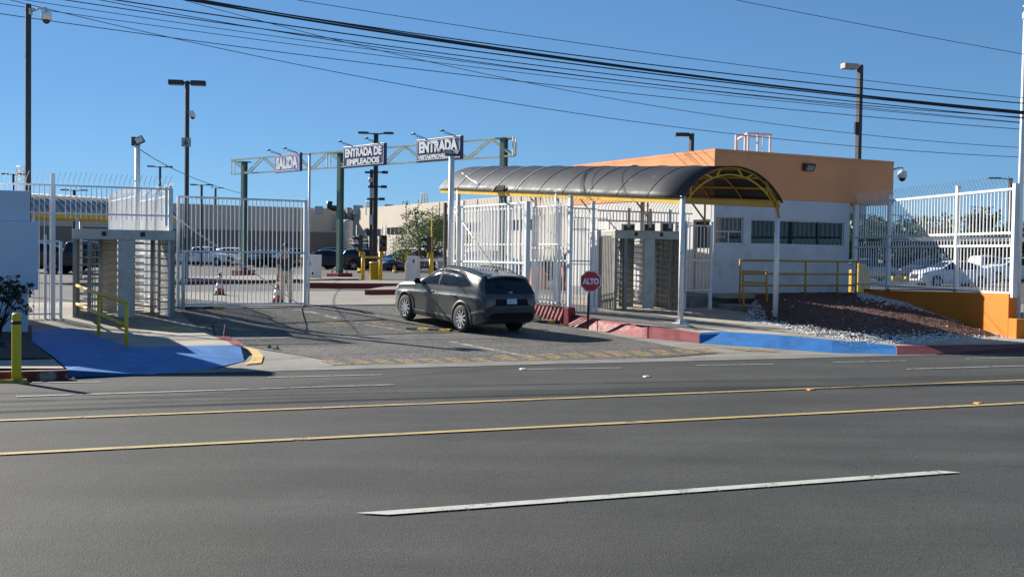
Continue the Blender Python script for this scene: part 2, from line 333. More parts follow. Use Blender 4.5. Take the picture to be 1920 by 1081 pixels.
def ext(a, b, s, e):
    a = G(*a); b = G(*b); d = (b - a).normalized(); return a - d * s, b + d * e
p, q = ext((0, 789), (1920, 713), 6, 12); stripe('road_line', p, q, .115, YL)
p, q = ext((0, 852), (1920, 756), 6, 12); stripe('road_line', p, q, .125, YL)
stripe('road_dash', (670, 967), (1770, 886), .135, WL, ends=.22)
p = G(-700, 1062); q = G(-220, 1028); stripe('road_dash', p, q, .135, WL)
p = G(2350, 843); q = G(3100, 792); stripe('road_dash', p, q, .135, WL)
stripe('road_line', (30, 744), (742, 721.5), .07, WLT); stripe('road_line', (1700, 692.5), (1990, 684), .07, WLT)
for a, b in (((502, 708), (715, 703)), ((980, 693), (1165, 690)), ((1305, 685.5), (1450, 683)), ((1562, 679.5), (1700, 676.5)), ((1810, 673), (1930, 670)), ((60, 717.5), (190, 716.5))):
    stripe('edge_line', a, b, .06, WLT)
# worn yellow rumble hatching at the mouth of the driveway and a second faded row
def rows(x0, y0, x1, y1, n, w_, h_, sl, m, nm):
    for i in range(n):
        f = i / (n - 1); x = x0 + (x1 - x0) * f + random.uniform(-3, 3); y = y0 + (y1 - y0) * f + random.uniform(-.8, .8)
        structure(drape(nm, pxs([(x, y), (x + w_ * .45, y - 1), (x + w_, y + h_), (x + w_ * .5, y + h_ + 1)]), m, dz=.012))
rows(600, 676, 880, 672, 7, 52, 8, 1, YW, 'yellow_hatch'); rows(925, 668, 1300, 653, 10, 56, 9, 1, YW, 'yellow_hatch')
rows(600, 604, 840, 604, 4, 70, 7, 1, YW, 'yellow_hatch'); rows(355, 612, 420, 614, 2, 60, 6, 1, YW, 'yellow_hatch')
for a, b, w_ in (((556, 581), (668, 605), .26), ((668, 605), (768, 622), .14), ((845, 641), (985, 668), .16)): stripe('white_guide_line', a, b, w_, WW)
stripe('drive_joint', (340, 609), (760, 613), .05, WW)
structure(drape('yellow_patch', pxs([(1335, 650), (1410, 652), (1480, 661), (1400, 658)]), YW, dz=.012))
# apron fan beside the blue ramp on the left with painted yellow toe
# ------------------------------------------------------------------ left pavement and blue ramp
LP = [(100, 601), (335, 603), (352, 612), (400, 630), (438, 639), (450, 646), (345, 648), (290, 650), (240, 650), (190, 632), (150, 617)]
zl = lambda p: .2
ZL = [GZ(a, b, .2) for a, b in LP]
back = [UT(13.5, ut(ZL[1])[1] - .4), UT(13.5, -17), UT(8, -17), ]
padpts = ZL[:] ; padpts = [ZL[0], *back[::-1][0:0]] + ZL[1:]
zlf = lambda p: .2 if ut(p)[0] < 10 else min(.56, .2 + (ut(p)[0] - 10) * .13)
structure(drape('pavement', ZL[1:] + [GZ(60, 604, .2), GZ(-60, 600, .2), UT(13.5, -17), UT(13.5, ut(ZL[1])[1] - .1)], CONC, zf=zlf, skirt=.4))
# blue ramp (explicit heights)
def sheet(name, pts, faces, m):
    mb = MB(); mb.add(pts, faces); o = mb.build(name, m); 
    me = o.data
    if sum(p.normal.z * p.area for p in me.polygons) < 0: me.flip_normals()
    return structure(o)
B = [GZ(60, 604, .203), GZ(150, 617, .203), GZ(190, 632, .203), GZ(240, 650, .203), GZ(290, 650, .203), GZ(345, 648, .203), GZ(450, 646, .203),
     GZ(458, 676, .02), GZ(400, 690, .01), GZ(280, 702, .01), GZ(130, 707, .01), GZ(128, 693, .13), GZ(100, 668, .17), GZ(60, 640, .2)]
sheet('blue_ramp', B, [(0, 1, 2, 12, 13), (2, 3, 11, 12), (3, 4, 9, 11), (9, 10, 11), (4, 5, 8, 9), (5, 6, 7, 8)], BLUEK)
# red edging on the pavement corner, and yellow toe
E = [GZ(402, 630, .206), GZ(428, 630, .206), GZ(450, 640, .206), GZ(455, 647, .206), GZ(436, 646, .206), GZ(425, 638, .206)]
sheet('red_edging', E, [(0, 1, 2, 3, 4, 5)], REDK)
E = [G(456, 650), G(482, 656), G(494, 668), G(490, 681), G(458, 684), G(470, 676), G(474, 668), G(462, 657)]
structure(drape('yellow_toe', E, worn('toe_yellow', (.6, .40, .12), .85, 4), dz=.014))
E = [GZ(215, 602, .206), GZ(330, 605, .206), GZ(375, 622, .206), GZ(250, 616, .206), GZ(150, 612, .206)]
sheet('yellow_floor_patch', E, [(0, 1, 2, 3, 4)], worn('floor_yellow', (.6, .40, .06), .55, 1.6))
# kerb left of the ramp with peeling red paint, soil bed behind it
kb = MB(); K = [GZ(-260, 706, .14), GZ(0, 700, .14) , GZ(128, 694, .14)]
def kerb(name, top, m, wd=.16, drop=.2, batter=.04, inner=None):
    """kerb stones: top outer edge as 3D points, face falling outwards"""
    mb = MB(); n = len(top); rows_ = []
    for i, p in enumerate(top):
        d = (top[min(i + 1, n - 1)] - top[max(i - 1, 0)]); d.z = 0; d.normalize(); nn = Vector((-d.y, d.x, 0))
        rows_.append([p - nn * batter + Vector((0, 0, -drop)), p - nn * .012 + Vector((0, 0, -.02)), p + nn * .015, p + nn * wd, p + nn * wd + Vector((0, 0, -drop))])
    vs = [v for r in rows_ for v in r]; fs = []
    for i in range(n - 1):
        for j in range(4): fs.append((i * 5 + j, (i + 1) * 5 + j, (i + 1) * 5 + j + 1, i * 5 + j + 1))
    fs += [tuple(range(5)), tuple(range((n - 1) * 5 + 4, (n - 1) * 5 - 1, -1))]
    mb.add(vs, fs); return structure(mb.build(name, m))
kt = [UT(.32, -34, .14), UT(.32, -16, .14), GZ(0, 697, .15), GZ(128, 694, .145)]
kerb('kerb', kt, mat('peeling_red_kerb', (.10, .02, .018), .8, var=.2, vs=6, grain=.2, dirt=(.26, .23, .19), dth=.5, dscale=5, bump=.4), wd=.17)
structure(drape('kerbside_pavement', [UT(.45, -34), UT(.45, -9.3), GZ(120, 690, .14), GZ(96, 668, .14), UT(2.0, -34)], CONC, zf=lambda p: .142))
SOIL = mat('dark_soil', (.05, .042, .034), .95, var=.3, vs=5, grain=.3, gs=60, bump=.6)
structure(drape('soil_bed', [UT(1.5, -34), GZ(98, 672, .15), GZ(60, 640, .2), GZ(58, 604, .2), UT(9, -34)], SOIL, zf=lambda p: .15 + .01 * ut(p)[0]))
# ------------------------------------------------------------------ right pavement
# kerb line: outer top edge
K1 = [PD(1062, 590, 28.6), PD(1120, 599, 27.9), PD(1215, 613, 26.8), PD(1310, 628, 25.7)]
K2 = [PD(1310, 628, 25.7), PD(1345, 632, 25.2), PD(1500, 648, 24.1), PD(1600, 656, 23.9), PD(1682, 653, 24.2)]
def ktop(px, u, z):  # on the kerb line at given u
    return None
K1 = [UT(8.3, 0, .46) * 0 + GZ(1062, 588, .44), GZ(1120, 599, .38), GZ(1215, 612, .32), GZ(1312, 625, .25)]
K2 = [GZ(1312, 625, .25), GZ(1350, 622, .285), GZ(1450, 628, .27), GZ(1560, 638, .22), GZ(1682, 648.5, .15)]
K3 = [GZ(1682, 649, .15), UT(.45, 13, .15), UT(.45, 30, .15), UT(.45, 70, .15)]
def longkerb(name, top, bottom, m, wd=.25):
    mb = MB(); n = len(top)
    ins = []
    for i, p in enumerate(top):
        d = (top[min(i + 1, n - 1)] - top[max(i - 1, 0)]); d.z = 0; d.normalize(); ins.append(p + Vector((-d.y, d.x, 0)) * wd)
    mid = [t_.lerp(b_, .12) + (b_ - t_).normalized() * 0 for t_, b_ in zip(top, bottom)]
    rnd = [t_ + (i_ - t_).normalized() * .03 + Vector((0, 0, .008)) for t_, i_ in zip(top, ins)]
    vs = bottom + mid + rnd + ins + [i_ - Vector((0, 0, .35)) for i_ in ins]
    fs = [(k * n + i, k * n + i + 1, (k + 1) * n + i + 1, (k + 1) * n + i) for k in range(4) for i in range(n - 1)]
    fs += [tuple(k * n for k in range(5)), tuple(k * n + n - 1 for k in range(4, -1, -1))]
    mb.add(vs, fs); return structure(mb.build(name, m))
B1 = [G(1066, 609), G(1120, 620), G(1215, 634), G(1312, 643)]
for a, b in ((0, 1), (1, 2), (2, 3)):
    g = .012; T = [K1[a].lerp(K1[b], g), K1[a].lerp(K1[b], 1 - g)]; Bo = [B1[a].lerp(B1[b], g) - Vector((0, 0, .03)), B1[a].lerp(B1[b], 1 - g) - Vector((0, 0, .03))]
    longkerb('red_kerb', T, Bo, REDK, .16)
B2 = [G(1312, 643), G(1352, 646), G(1450, 653), G(1560, 661), GZ(1682, 666, 0)]
for v in B2: v.z -= .02
longkerb('blue_kerb', K2, B2, BLUEK)
B3 = [GZ(1682, 666.5, 0), UT(.33, 13, 0), UT(.33, 30, 0), UT(.33, 70, 0)]
for v in B3: v.z -= .02
longkerb('dark_red_kerb', K3, B3, DREDK)
def zr(p):
    u, t = ut(p); return .13 + .035 * max(0, u)
inner = K1 + K2[1:] + K3[1:]
def zin(p):
    # follow the kerb near it, then the pavement slope
    best = min(((p[0] - q.x) ** 2 + (p[1] - q.y) ** 2, q.z) for q in KS)
    d = math.sqrt(best[0]); f = min(1, d / 2.5); zz = best[1] * (1 - f) + zr(p) * f
    u, t = ut(p)
    if t > 11: zz = zz * max(0, 1 - (t - 11) / 6 * min(1, max(0, (u - .6) / 2))) 
    return zz
KS = []
for a, b in zip(inner, inner[1:]):
    for i in range(12): KS.append(a.lerp(b, i / 12))
mb = MB(); 
# pavement as strips running from the kerb inwards
def strip_surface(name, edge, far, nrow, m, zf):
    mb = MB(); n = len(edge); vs = []
    for k in range(nrow + 1):
        for e, f in zip(edge, far):
            p = e.lerp(f, k / nrow); vs.append(Vector((p.x, p.y, zf(p))))
    mb.add(vs, [(k * n + i, k * n + i + 1, (k + 1) * n + i + 1, (k + 1) * n + i) for k in range(nrow) for i in range(n - 1)])
    o = mb.build(name, m)
    if sum(p.normal.z for p in o.data.polygons) < 0: o.data.flip_normals()
    return structure(o)
edge = []
for a, b in zip(inner[:-1], inner[1:]):
    for i in range(4): edge.append(a.lerp(b, i / 4))
edge.append(inner[-1])
far = []
FAR = [Vector((-1.5, 34.5, 0)), Vector((-.5, 36.5, 0)), Vector((2, 38, 0)), Vector((5.5, 36, 0)), Vector((6.5, 35.5, 0)), Vector((8, 35.5, 0)), Vector((10.5, 35, 0)), Vector((12, 33, 0)), Vector((15, 31, 0)), Vector((32, 34.5, 0)), Vector((68, 50, 0))]
for i in range(len(edge)):
    f = i / (len(edge) - 1) * (len(FAR) - 1); k = min(int(f), len(FAR) - 2); far.append(FAR[k].lerp(FAR[k + 1], f - k))
edge = [Vector(e) + (f - e).normalized() * .12 for e, f in zip(edge, far)]
strip_surface('pavement', edge, far, 14, CONC, zin)
# ------------------------------------------------------------------ guard booth
FB = Matrix.Translation((6.09, 34, 0)) @ Matrix.Rotation(R(BA), 4, 'Z')
bR = Pl(6.09, 34, BA); bL = Pl(6.09, 34, BA + 90)
booth = thing('guard_booth', 'white guard house with a tall orange parapet and dark strip windows', 'building', (6.09, 34, .5), R(BA))
def tiles(mb, axis, o, th, a0, a1, z0, z1, ops):
    """wall tiled round rectangular openings; axis 'X': runs along x at y=o..o+th"""
    xs = sorted({a0, a1, *[q for p in ops for q in p[:2]]}); zs_ = sorted({z0, z1, *[q for p in ops for q in p[2:]]})
    for i in range(len(xs) - 1):
        j = 0
        while j < len(zs_) - 1:
            cx = (xs[i] + xs[i + 1]) / 2; cz = (zs_[j] + zs_[j + 1]) / 2
            if not any(p[0] < cx < p[1] and p[2] < cz < p[3] for p in ops):
                k = j
                while k + 1 < len(zs_) - 1 and not any(p[0] < cx < p[1] and p[2] < (zs_[k + 1] + zs_[k + 2]) / 2 < p[3] for p in ops): k += 1
                if axis == 'X': mb.bx(xs[i], xs[i + 1], o, o + th, zs_[j], zs_[k + 1])
                else: mb.bx(o, o + th, xs[i], xs[i + 1], zs_[j], zs_[k + 1])
                j = k + 1
            else: j += 1
def loc(pl, px0, px1, py0, py1):
    a = pl.at(px0, py0); b = pl.at(px1, py1); return (a - pl.o).dot(pl.d), (b - pl.o).dot(pl.d), b.z, a.z
w1 = loc(bR, 1343, 1393, 407, 458); w2 = loc(bR, 1409, 1582, 411, 462)
w1 = (w1[0], w1[1], 2.42, 3.25); w2 = (w2[0], w2[1], 2.42, 3.2)
WX = 5.62; WY = 8.1
dl = bL.t(1299, 460); dr = bL.t(1334, 460)
door = (min(dl, dr), max(dl, dr), .92, 3.16)
ops = [door]
for a, b in ((1262, 1238), (1228, 1200), (1190, 1165)): x0, x1 = bL.t(a, 440), bL.t(b, 440); ops.append((min(x0, x1), max(x0, x1), 2.3, 3.1))
mb = MB(FB); tiles(mb, 'X', 0, .15, 0, WX, .9, 3.84, [w1, w2]); tiles(mb, 'Y', 0, .15, .15, WY, .9, 3.84, ops)
mb.bx(WX - .15, WX, .15, WY, .9, 3.84); mb.bx(.15, WX - .15, WY - .15, WY, .9, 3.84)
mb.build('wall', WWALL, booth)
mb = MB(FB); mb.bx(-.02, 7.56, -.02, WY + .02, 3.835, 5.199); par = mb.build('parapet', SALMON, booth, bevel=.015)
mb = MB(FB); mb.bx(-.023, 7.563, -.023, WY + .023, 5.2, 5.29); mb.build('coping', SALMON, par)
mb = MB(FB); mb.bx(-.03, WX + .03, -.03, WY, .2, .895); mb.bx(-.9, -.03, -.06, 2.2, .2, .85); mb.build('plinth', FOOT, booth)
mb = MB(FB); mb.bx(-.05, 1.15, -.62, -.035, .78, .92); mb.build('step_slab', CONC, booth)
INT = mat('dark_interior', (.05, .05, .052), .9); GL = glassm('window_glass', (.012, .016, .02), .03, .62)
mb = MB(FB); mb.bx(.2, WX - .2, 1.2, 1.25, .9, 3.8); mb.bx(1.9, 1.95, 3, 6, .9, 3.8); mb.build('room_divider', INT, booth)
ALU = mat('white_window_frame', (.6, .61, .62), .4); REFL = mat('reflection_slats', (.12, .135, .145), .7)
def win(r, plx, mull, hbar=None):
    x0, x1, z0, z1 = r; f = .035
    m = MB(FB)
    for a, b, c, d in ((x0, x1, z0, z0 + f), (x0, x1, z1 - f, z1), (x0, x0 + f, z0 + f, z1 - f), (x1 - f, x1, z0 + f, z1 - f)): m.bx(a, b, .05, .11, c, d)
    for q in (mull if hbar else []): m.bx(q - .02, q + .02, .055, .105, z0 + f, hbar)
    if hbar: m.bx(x0 + f, x1 - f, .052, .108, hbar - .018, hbar + .018)
    fr = m.build('window', ALU, booth)
    m = MB(FB); m.bx(x0 + .02, x1 - .02, .075, .085, z0 + .02, z1 - .02); m.build('pane', GL, fr)
    if not hbar: m = MB(FB); [m.bx(q - .03, q + .03, .055, .105, z0 + f, z1 - f) for q in mull[:1]]; m.build('mullion', BLACK, fr)
    m = MB(FB); n = int((x1 - x0) / .085)
    for i in range(n): m.box((x0 + (i + .5) * (x1 - x0) / n, .24, (z0 + z1) / 2), (.03, .012, z1 - z0))
    for i in range(int(n * 1.4)): xx = x0 + .05 + i * (x1 - x0 - .25) / (n * 1.4); m.beam((xx, .22, z0 + .42 * (z1 - z0)), (xx + .13, .22, z0 + .66 * (z1 - z0)), .012)
    m.build('fence_reflection', REFL, fr)  # slats and slanted bars imitate the white fence mirrored in the pane
win(w1, bR, [(w1[0] + w1[1]) / 2], w1[2] + .38); win(w2, bR, [w2[0] + (w2[1] - w2[0]) * .72, w2[0] + (w2[1] - w2[0]) * .36])
DOORM = mat('cream_door', (.55, .52, .44), .6)
mb = MB(FB); y0, y1 = door[:2]; mb.bx(.06, .1, y0, y1, .92, 2.28); mb.bx(.05, .11, y0, y0 + .05, 2.285, 3.16); mb.bx(.05, .11, y1 - .05, y1, 2.285, 3.16); mb.bx(.05, .11, y0 + .05, y1 - .05, 3.1, 3.16); d_ = mb.build('door', DOORM, booth)
mb = MB(FB); mb.bx(.075, .085, y0 + .05, y1 - .05, 2.285, 3.1); mb.build('pane', GL, d_)
mb = MB(FB); mb.tube([(.0, y0 + .12, 1.95), (.06, y0 + .12, 1.95)], .02); mb.tube([(-.01, y0 + .12, 1.95), (-.01, y0 + .26, 1.95)], .014); mb.build('handle', STEEL, d_)
for r in ops[1:]:
    mb = MB(FB); mb.bx(.05, .1, r[0], r[1], r[2], r[2] + .04); mb.bx(.05, .1, r[0], r[1], r[3] - .04, r[3]); mb.bx(.05, .1, r[0], r[0] + .04, r[2] + .04, r[3] - .04); mb.bx(.05, .1, r[1] - .04, r[1], r[2] + .04, r[3] - .04)
    f_ = mb.build('window', ALU, booth); mb = MB(FB); mb.bx(.07, .08, r[0] + .04, r[1] - .04, r[2] + .04, r[3] - .04); mb.build('pane', GL, f_)
# wall packs
def wallpack(name, label, M, parent=None):
    t = thing(name, label, 'wall light', M.translation); 
    WMl = M
    mb = MB(WMl); mb.prism([(-.0, -.12), (.1, -.12), (.2, .05), (.2, .12), (0, .12)], .2, 'Y', -.2) ; mb.build('housing', mat('bronze_housing', (.06, .045, .03), .5), t, bevel=.01)
    mb = MB(WMl); mb.hull3([(.112, -.14, -.105), (.112, .14, -.105), (.203, .14, .045), (.203, -.14, .045)], .006); mb.build('lens', mat('prismatic_lens', (.35, .34, .30), .25), t); return t
p = bR.at(1512, 314); wallpack('wall_light', 'brown boxy wall light on the shaded orange parapet face', Matrix.Translation(p - VB * .02) @ Matrix.Rotation(R(BA - 90), 4, 'Z'))
p = bL.at(1190, 317); wallpack('wall_light', 'small half hidden wall light above the canopy ridge on the sunlit parapet side', Matrix.Translation(p - UB * .02) @ Matrix.Rotation(R(BA + 180), 4, 'Z'))
def dome_camera(name, label, mount, out, size=1, arm=.3, parent_none=True):
    """pendant dome camera: mount point on a pole or wall, out = horizontal direction"""
    mount = Vector(mount); out = Vector(out).normalized(); s = size
    t = thing(name, label, 'security camera', mount)
    e = mount + out * arm * s
    mb = MB(); mb.tube([mount, mount + out * arm * .55 * s + Vector((0, 0, .08 * s)), e + Vector((0, 0, .08 * s)), e], .03 * s, 8); mb.box(mount, (.05 * s, .12 * s, .16 * s), Matrix.Rotation(math.atan2(out.y, out.x), 3, 'Z')); mb.build('bracket', LIGHTG, t)
    mb = MB(); mb.lathe([(.03 * s, .02 * s), (.11 * s, -.01 * s), (.13 * s, -.06 * s), (.13 * s, -.2 * s), (.11 * s, -.21 * s)], 16, e); mb.build('housing', WHITE, t)
    mb = MB(); mb.lathe([(.1 * s, -.2 * s)] + [(.1 * s * math.cos(a), -.212 * s - .1 * s * math.sin(a)) for a in (0, .4, .8, 1.2, 1.5)], 16, e); mb.build('dome', glassm('smoked_dome', (.01, .01, .012), .06), t)
    return t
c = bR.at(1668, 311); dome_camera('dome_camera', 'white dome camera bracketed to the outer corner of the orange parapet', FB @ Vector((7.57, .1, 5.0)), UB * .9 - VB * .2, 1.15, .38)
# frame on the booth roof
t = thing('roof_frame', 'pale pipe frame standing on the booth roof', 'frame', FB @ Vector((1.6, 4, 5.29)))
mb = MB(); pF = Pl(*(FB @ Vector((0, 3, 0))).xy, BA)
for a, b, y in ((1380, 283, 253), (1397, 285, 254), (1403, 286, 250), (1421, 287, 251), (1430, 287, 252), (1444, 287, 254)):
    q = pF.at(a, y); mb.beam((q.x, q.y, 5.2), q, .06 if a != 1430 else .02)
q = [pF.at(1380, 253), pF.at(1397, 254)]; mb.beam(q[0], q[1], .05)
q = [pF.at(1402, 249.5), pF.at(1447, 252.5)]; mb.beam(q[0], q[1], .06); q2 = pF.at(1425, 256) + VB * 1.2; mb.beam(q[0], q2, .05); mb.beam(q[1], q2, .05); mb.beam((q2.x, q2.y, 5.2), q2, .05)
mb.build('pipes', mat('galvanised_pipe', (.50, .52, .53), .5), t)
# ------------------------------------------------------------------ arched canopy
FC = Matrix.Translation((4.23, 28, 0)) @ Matrix.Rotation(R(BA), 4, 'Z'); CL = 14.2; CWD = 3.1; CZ = 3.42; SL = .86 / 14.2
can = thing('canopy', 'long arched smoky canopy with yellow beams on white posts beside the booth', 'canopy', (4.23, 28, .3), R(BA))
rad = (1.55 ** 2 + .78 ** 2) / (2 * .78); a0 = math.asin(1.55 / rad)
def arc(y, n=20, off=0, ext_=0):
    r_ = rad + off; aa = a0 + ext_
    return [(1.55 + r_ * math.sin(-aa + 2 * aa * i / n), y, CZ + SL * y + .1 + .78 - rad + r_ * math.cos(-aa + 2 * aa * i / n)) for i in range(n + 1)]
POLY = mat('smoked_polycarbonate', (.026, .029, .036), .6, var=.12, vs=1.2, dirt=(.13, .12, .11), dth=.66, dscale=3, spec=.3)
POLY.node_tree.nodes['Principled BSDF'].inputs['Alpha'].default_value = .86
mb = MB(FC); A = arc(-.12, 20, .045, .05); Bb = arc(CL + .1, 20, .045, .05); n = len(A)
rowsv = []; NY = 10
for k in range(NY + 1): rowsv += arc(-.12 + (CL + .22) * k / NY, 20, .045, .05)
mb.add(rowsv, [(k * n + i, k * n + i + 1, (k + 1) * n + i + 1, (k + 1) * n + i) for k in range(NY) for i in range(n - 1)], True)
sh = mb.build('roof_sheet', POLY, can); md = sh.modifiers.new('t', 'SOLIDIFY'); md.thickness = .01
mbw = MB(FC); mbd = MB(FC)
for k in range(1, NY):
    y = CL * k / NY
    (mbw if k > 5 else mbd).tube(arc(y, 20, .050, .04), .022 if k > 5 else .010, 6)
mbw.build('seam_strip', mat('pale_seam', (.7, .69, .66), .5), sh); mbd.build('seam_strip', mat('dark_seam', (.04, .04, .045), .5), sh)
for k in range(NY + 1):
    y = CL * k / NY; mb = MB(FC); mb.tube(arc(y, 20, .0), .025, 6); mb.build('rib', OCH if k < 3 else YEL, can)  # near ribs use ochre as the shaded tone of the yellow
for x in (0, CWD):
    mb = MB(FC); mb.beam((x, -.05, CZ), (x, CL, CZ + SL * CL), .09, .2); mb.build('beam', YEL, can, bevel=.006)
mb = MB(FC); mb.beam((.05, 0, CZ - .02), (CWD - .05, 0, CZ - .02), .06, .12); inn = arc(0.0, 20, -.16)
mb.build('end_beam', OCH, can)  # ochre here is yellow paint with its shade put into the colour
mb = MB(FC); mb.tube([(x, y, z - .02) for x, y, z in inn], .022, 6)
for i in range(2, 19, 3): mb.beam(arc(0)[i], inn[i + 1 if i % 2 else i - 1], .03)
mb.build('end_arch', YEL, can)
for x in (.5, 1.1, 1.75, 2.4, 2.8):   # purlins
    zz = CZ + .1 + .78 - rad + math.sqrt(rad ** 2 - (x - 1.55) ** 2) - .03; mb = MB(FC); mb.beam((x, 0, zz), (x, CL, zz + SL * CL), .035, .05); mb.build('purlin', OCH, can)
for x in (0, CWD):
    for y in (0, 6.1, 12.8):
        w_ = FC @ Vector((x, y, 0)); g = zin(w_) if y < 9 else zt(w_); top = CZ + SL * y + (-.08 if x else .1)
        mb = MB(FC); mb.tube([(x, y - .0, g), (x, y, top)], .068, 14); po = mb.build('post', WHITE, can)
        mb = MB(FC)
        for a in range(4): mb.add([(x, y, g + .2), (x + .17 * math.cos(a * 1.571 + .78), y + .17 * math.sin(a * 1.571 + .78), g + .012), (x, y, g + .012), (x + .006, y, g + .2), (x + .006 + .17 * math.cos(a * 1.571 + .78), y + .17 * math.sin(a * 1.571 + .78), g + .012), (x + .006, y, g + .012)], [(0, 1, 2), (3, 5, 4), (0, 3, 4, 1), (1, 4, 5, 2)])
        mb.box((x, y, g + .01), (.3, .3, .02)); mb.build('base_plate', WHITE, po)
        if y == 0 and x: mb = MB(FC); mb.tube([(x - .0, y - .07, top), (x - .3, y - .05, top + .35), (x - .42, y - .03, top + .65)], .03, 6); mb.tube([(x, y - .07, top - .28), (x - .12, y - .06, top + .18)], .035, 6); mb.build('bracket', OCH, can)
    for y in (3, 5.8, 9, 12.4):
        if x: mb = MB(FC); yy = CZ + SL * y; mb.beam((x - .02, y, yy - .55), (x - .5, y, yy - .05), .04); mb.beam((x - .02, y, yy - .05), (x - .02, y, yy - .75), .04); mb.build('bracket', OCH, can)
# small floodlights on the canopy beam and a slack stay cable
t = thing('beam_floodlight', 'pair of black floodlights clamped on the left yellow canopy beam', 'floodlight', FC @ Vector((0, 9.5, CZ + .7)))
q = FC @ Vector((-.06, 9.6, CZ + SL * 9.6 + .12)); mb = MB(); mb.box(q + UB * -.1 + VB * .18, (.3, .07, .2), Matrix.Rotation(R(BA + 70), 3, 'Z') @ Matrix.Rotation(.6, 3, 'X')); mb.build('lamp_head', BLACK, t)
mb = MB(); mb.box(q + UB * -.1 - VB * .22, (.3, .07, .2), Matrix.Rotation(R(BA + 120), 3, 'Z') @ Matrix.Rotation(.6, 3, 'X')); mb.build('lamp_head', BLACK, t)
mb = MB(); mb.beam(q - Vector((0, 0, .1)), q + Vector((0, 0, .02)), .05); mb.beam(q - VB * .25 - UB * .06, q + VB * .2 - UB * .06, .03); mb.build('bracket', YEL, t)
# ------------------------------------------------------------------ fences
def fence(name, label, pl, t0, t1, zb, z1, rails, posts, sp=.112, bw=.02, spikes=None, cat='fence', m=None, group=None, pw=.06, rw=.04, ptop=.12, extra=None, bars=True, lean=-1, rod=None):
    m = m or WHITEB; o = pl.p(t0, 0); zbf = zb if callable(zb) else (lambda p: zb)
    th = thing(name, label, cat, (o.x, o.y, zbf(o)), R(pl.a), group)
    if t1 < t0: t0, t1 = t1, t0
    M0 = Matrix.Translation(pl.o) @ Matrix.Rotation(R(pl.a), 4, 'Z')
    mb = MB(M0); n = max(1, int((t1 - t0) / sp))
    for i in range(1, n):
        t = t0 + (t1 - t0) * i / n; zz = zbf(pl.p(t)); mb.box((t, 0, (zz + .03 + z1) / 2), (bw, bw, z1 - zz - .03))
    if bars: mb.build('bars', m, th)
    for z in rails: 
        mb = MB(M0); mb.bx(t0, t1, -rw / 2 - .012, rw / 2 - .012, z - rw / 2, z + rw / 2); mb.build('rail', m, th)
    for t, w_, top in posts: 
        mb = MB(M0); zz = zbf(pl.p(t)) - .1; mb.box((t, -.005, (zz + top) / 2), (w_, w_, top - zz)); mb.build('post', m, th)
    if spikes:
        mb = MB(M0); n2 = int((t1 - t0) / sp)
        for i in range(n2): t = t0 + (t1 - t0) * (i + .5) / n2; mb.beam((t, 0, z1 - .02), (t, 0, z1 + .12), .011); mb.beam((t, 0, z1 + .12), (t + spikes[0], spikes[1], z1 + .12 + spikes[2]), .011)
        mb.build('spikes', m, th)
    if rod:
        mb = MB(); mb.tube([pl.at(*rod[0]) - pl.n * .04, pl.at(*rod[1]) - pl.n * .04], .014, 6); mb.build('brace_rod', m, th)
    return th
PLf = Pl(-10.9, 26.5, 25)
zT = PLf.at(98, 347).z; z2 = PLf.at(98, 399).z
tp = lambda px: PLf.t(px, 480)
fence('bar_fence', 'white bar fence running left from the turnstile behind the pale blocks', PLf, tp(-80), tp(113), .2, zT, [zT, z2, PLf.at(98, 452).z, PLf.at(98, 588).z], [(tp(99), .09, PLf.at(99, 325).z), (tp(114), .07, PLf.at(114, 452).z), (tp(85), .06, PLf.at(85, 440).z)], sp=.115, spikes=(.07, -.02, .2), bw=.018)
fence('bar_fence', 'white spiked bar panel above the left turnstile', PLf, tp(113), tp(320), PLf.at(98, 411).z, zT, [zT, z2], [(tp(311), .07, zT + .05), (tp(319), .06, PLf.at(319, 348).z)], sp=.115, spikes=(.07, -.02, .2), bw=.018)
q = PLf.at(319, 480); PS = Pl(q.x, q.y, BA + 90)
fence('bar_fence', 'white bar fence running back behind the left turnstile', PS, 0, 4.5, lambda p: zlf(p) if ut(p)[0] < 13.3 else zt(p), 3.33, [3.33, 1.9, .75], [(0, .1, 3.5), (1.5, .07, 3.4), (4.5, .08, 3.42)], spikes=(0, -.1, .2))
fence('bar_fence', 'farther lower stretch of white bars behind the left turnstile', PS, 4.7, 9, zt, 3.5, [3.5, 1.9, .8], [(9, .08, 3.7), (6.8, .07, 3.6)], sp=.1, spikes=(0, -.1, .2))
GLp = Pl(-8.9, 29, BA); tg0 = GLp.t(334); tg1 = GLp.t(572)
g = fence('sliding_gate', 'wide white sliding gate standing half open left of the car', GLp, tg0, tg1, .56, 3.38, [3.38, GLp.at(450, 472).z, .58], [(tg0, .07, 3.4), (tg1, .09, 3.42)], cat='gate', bw=.02, rod=((318, 400), (560, 570)), rw=.05)
q = GLp.at(342, 480) - VB * .12; mb = MB(); mb.tube([(q.x, q.y, .45), (q.x, q.y, 1.98)], .05, 12); tag(setorigin(mb.build('guide_post', WHITE), (q.x, q.y, .45)), 'short white post at the foot of the sliding gate', 'post')
q = PD(579, 480, 31.6); mb = MB(); mb.tube([(q.x, q.y, .45), (q.x, q.y, 4.72)], .032, 10); mb.lathe([(.05, 0), (.02, .05), (0, .06)], 10, (q.x, q.y, 4.72)); tag(setorigin(mb.build('gate_mast', LIGHTG), (q.x, q.y, .45)), 'slim pale mast at the free end of the sliding gate below the exit sign', 'post')
# track
mb = MB(); a = GLp.p(tg0 - .5, .52); b = GLp.p(tg1 + 4, .52); mb.beam(a - VB * .02, b - VB * .02, .08, .03); tag(setorigin(mb.build('gate_track', STEELD), a), 'steel track in the ground under the sliding gate', 'gate track')
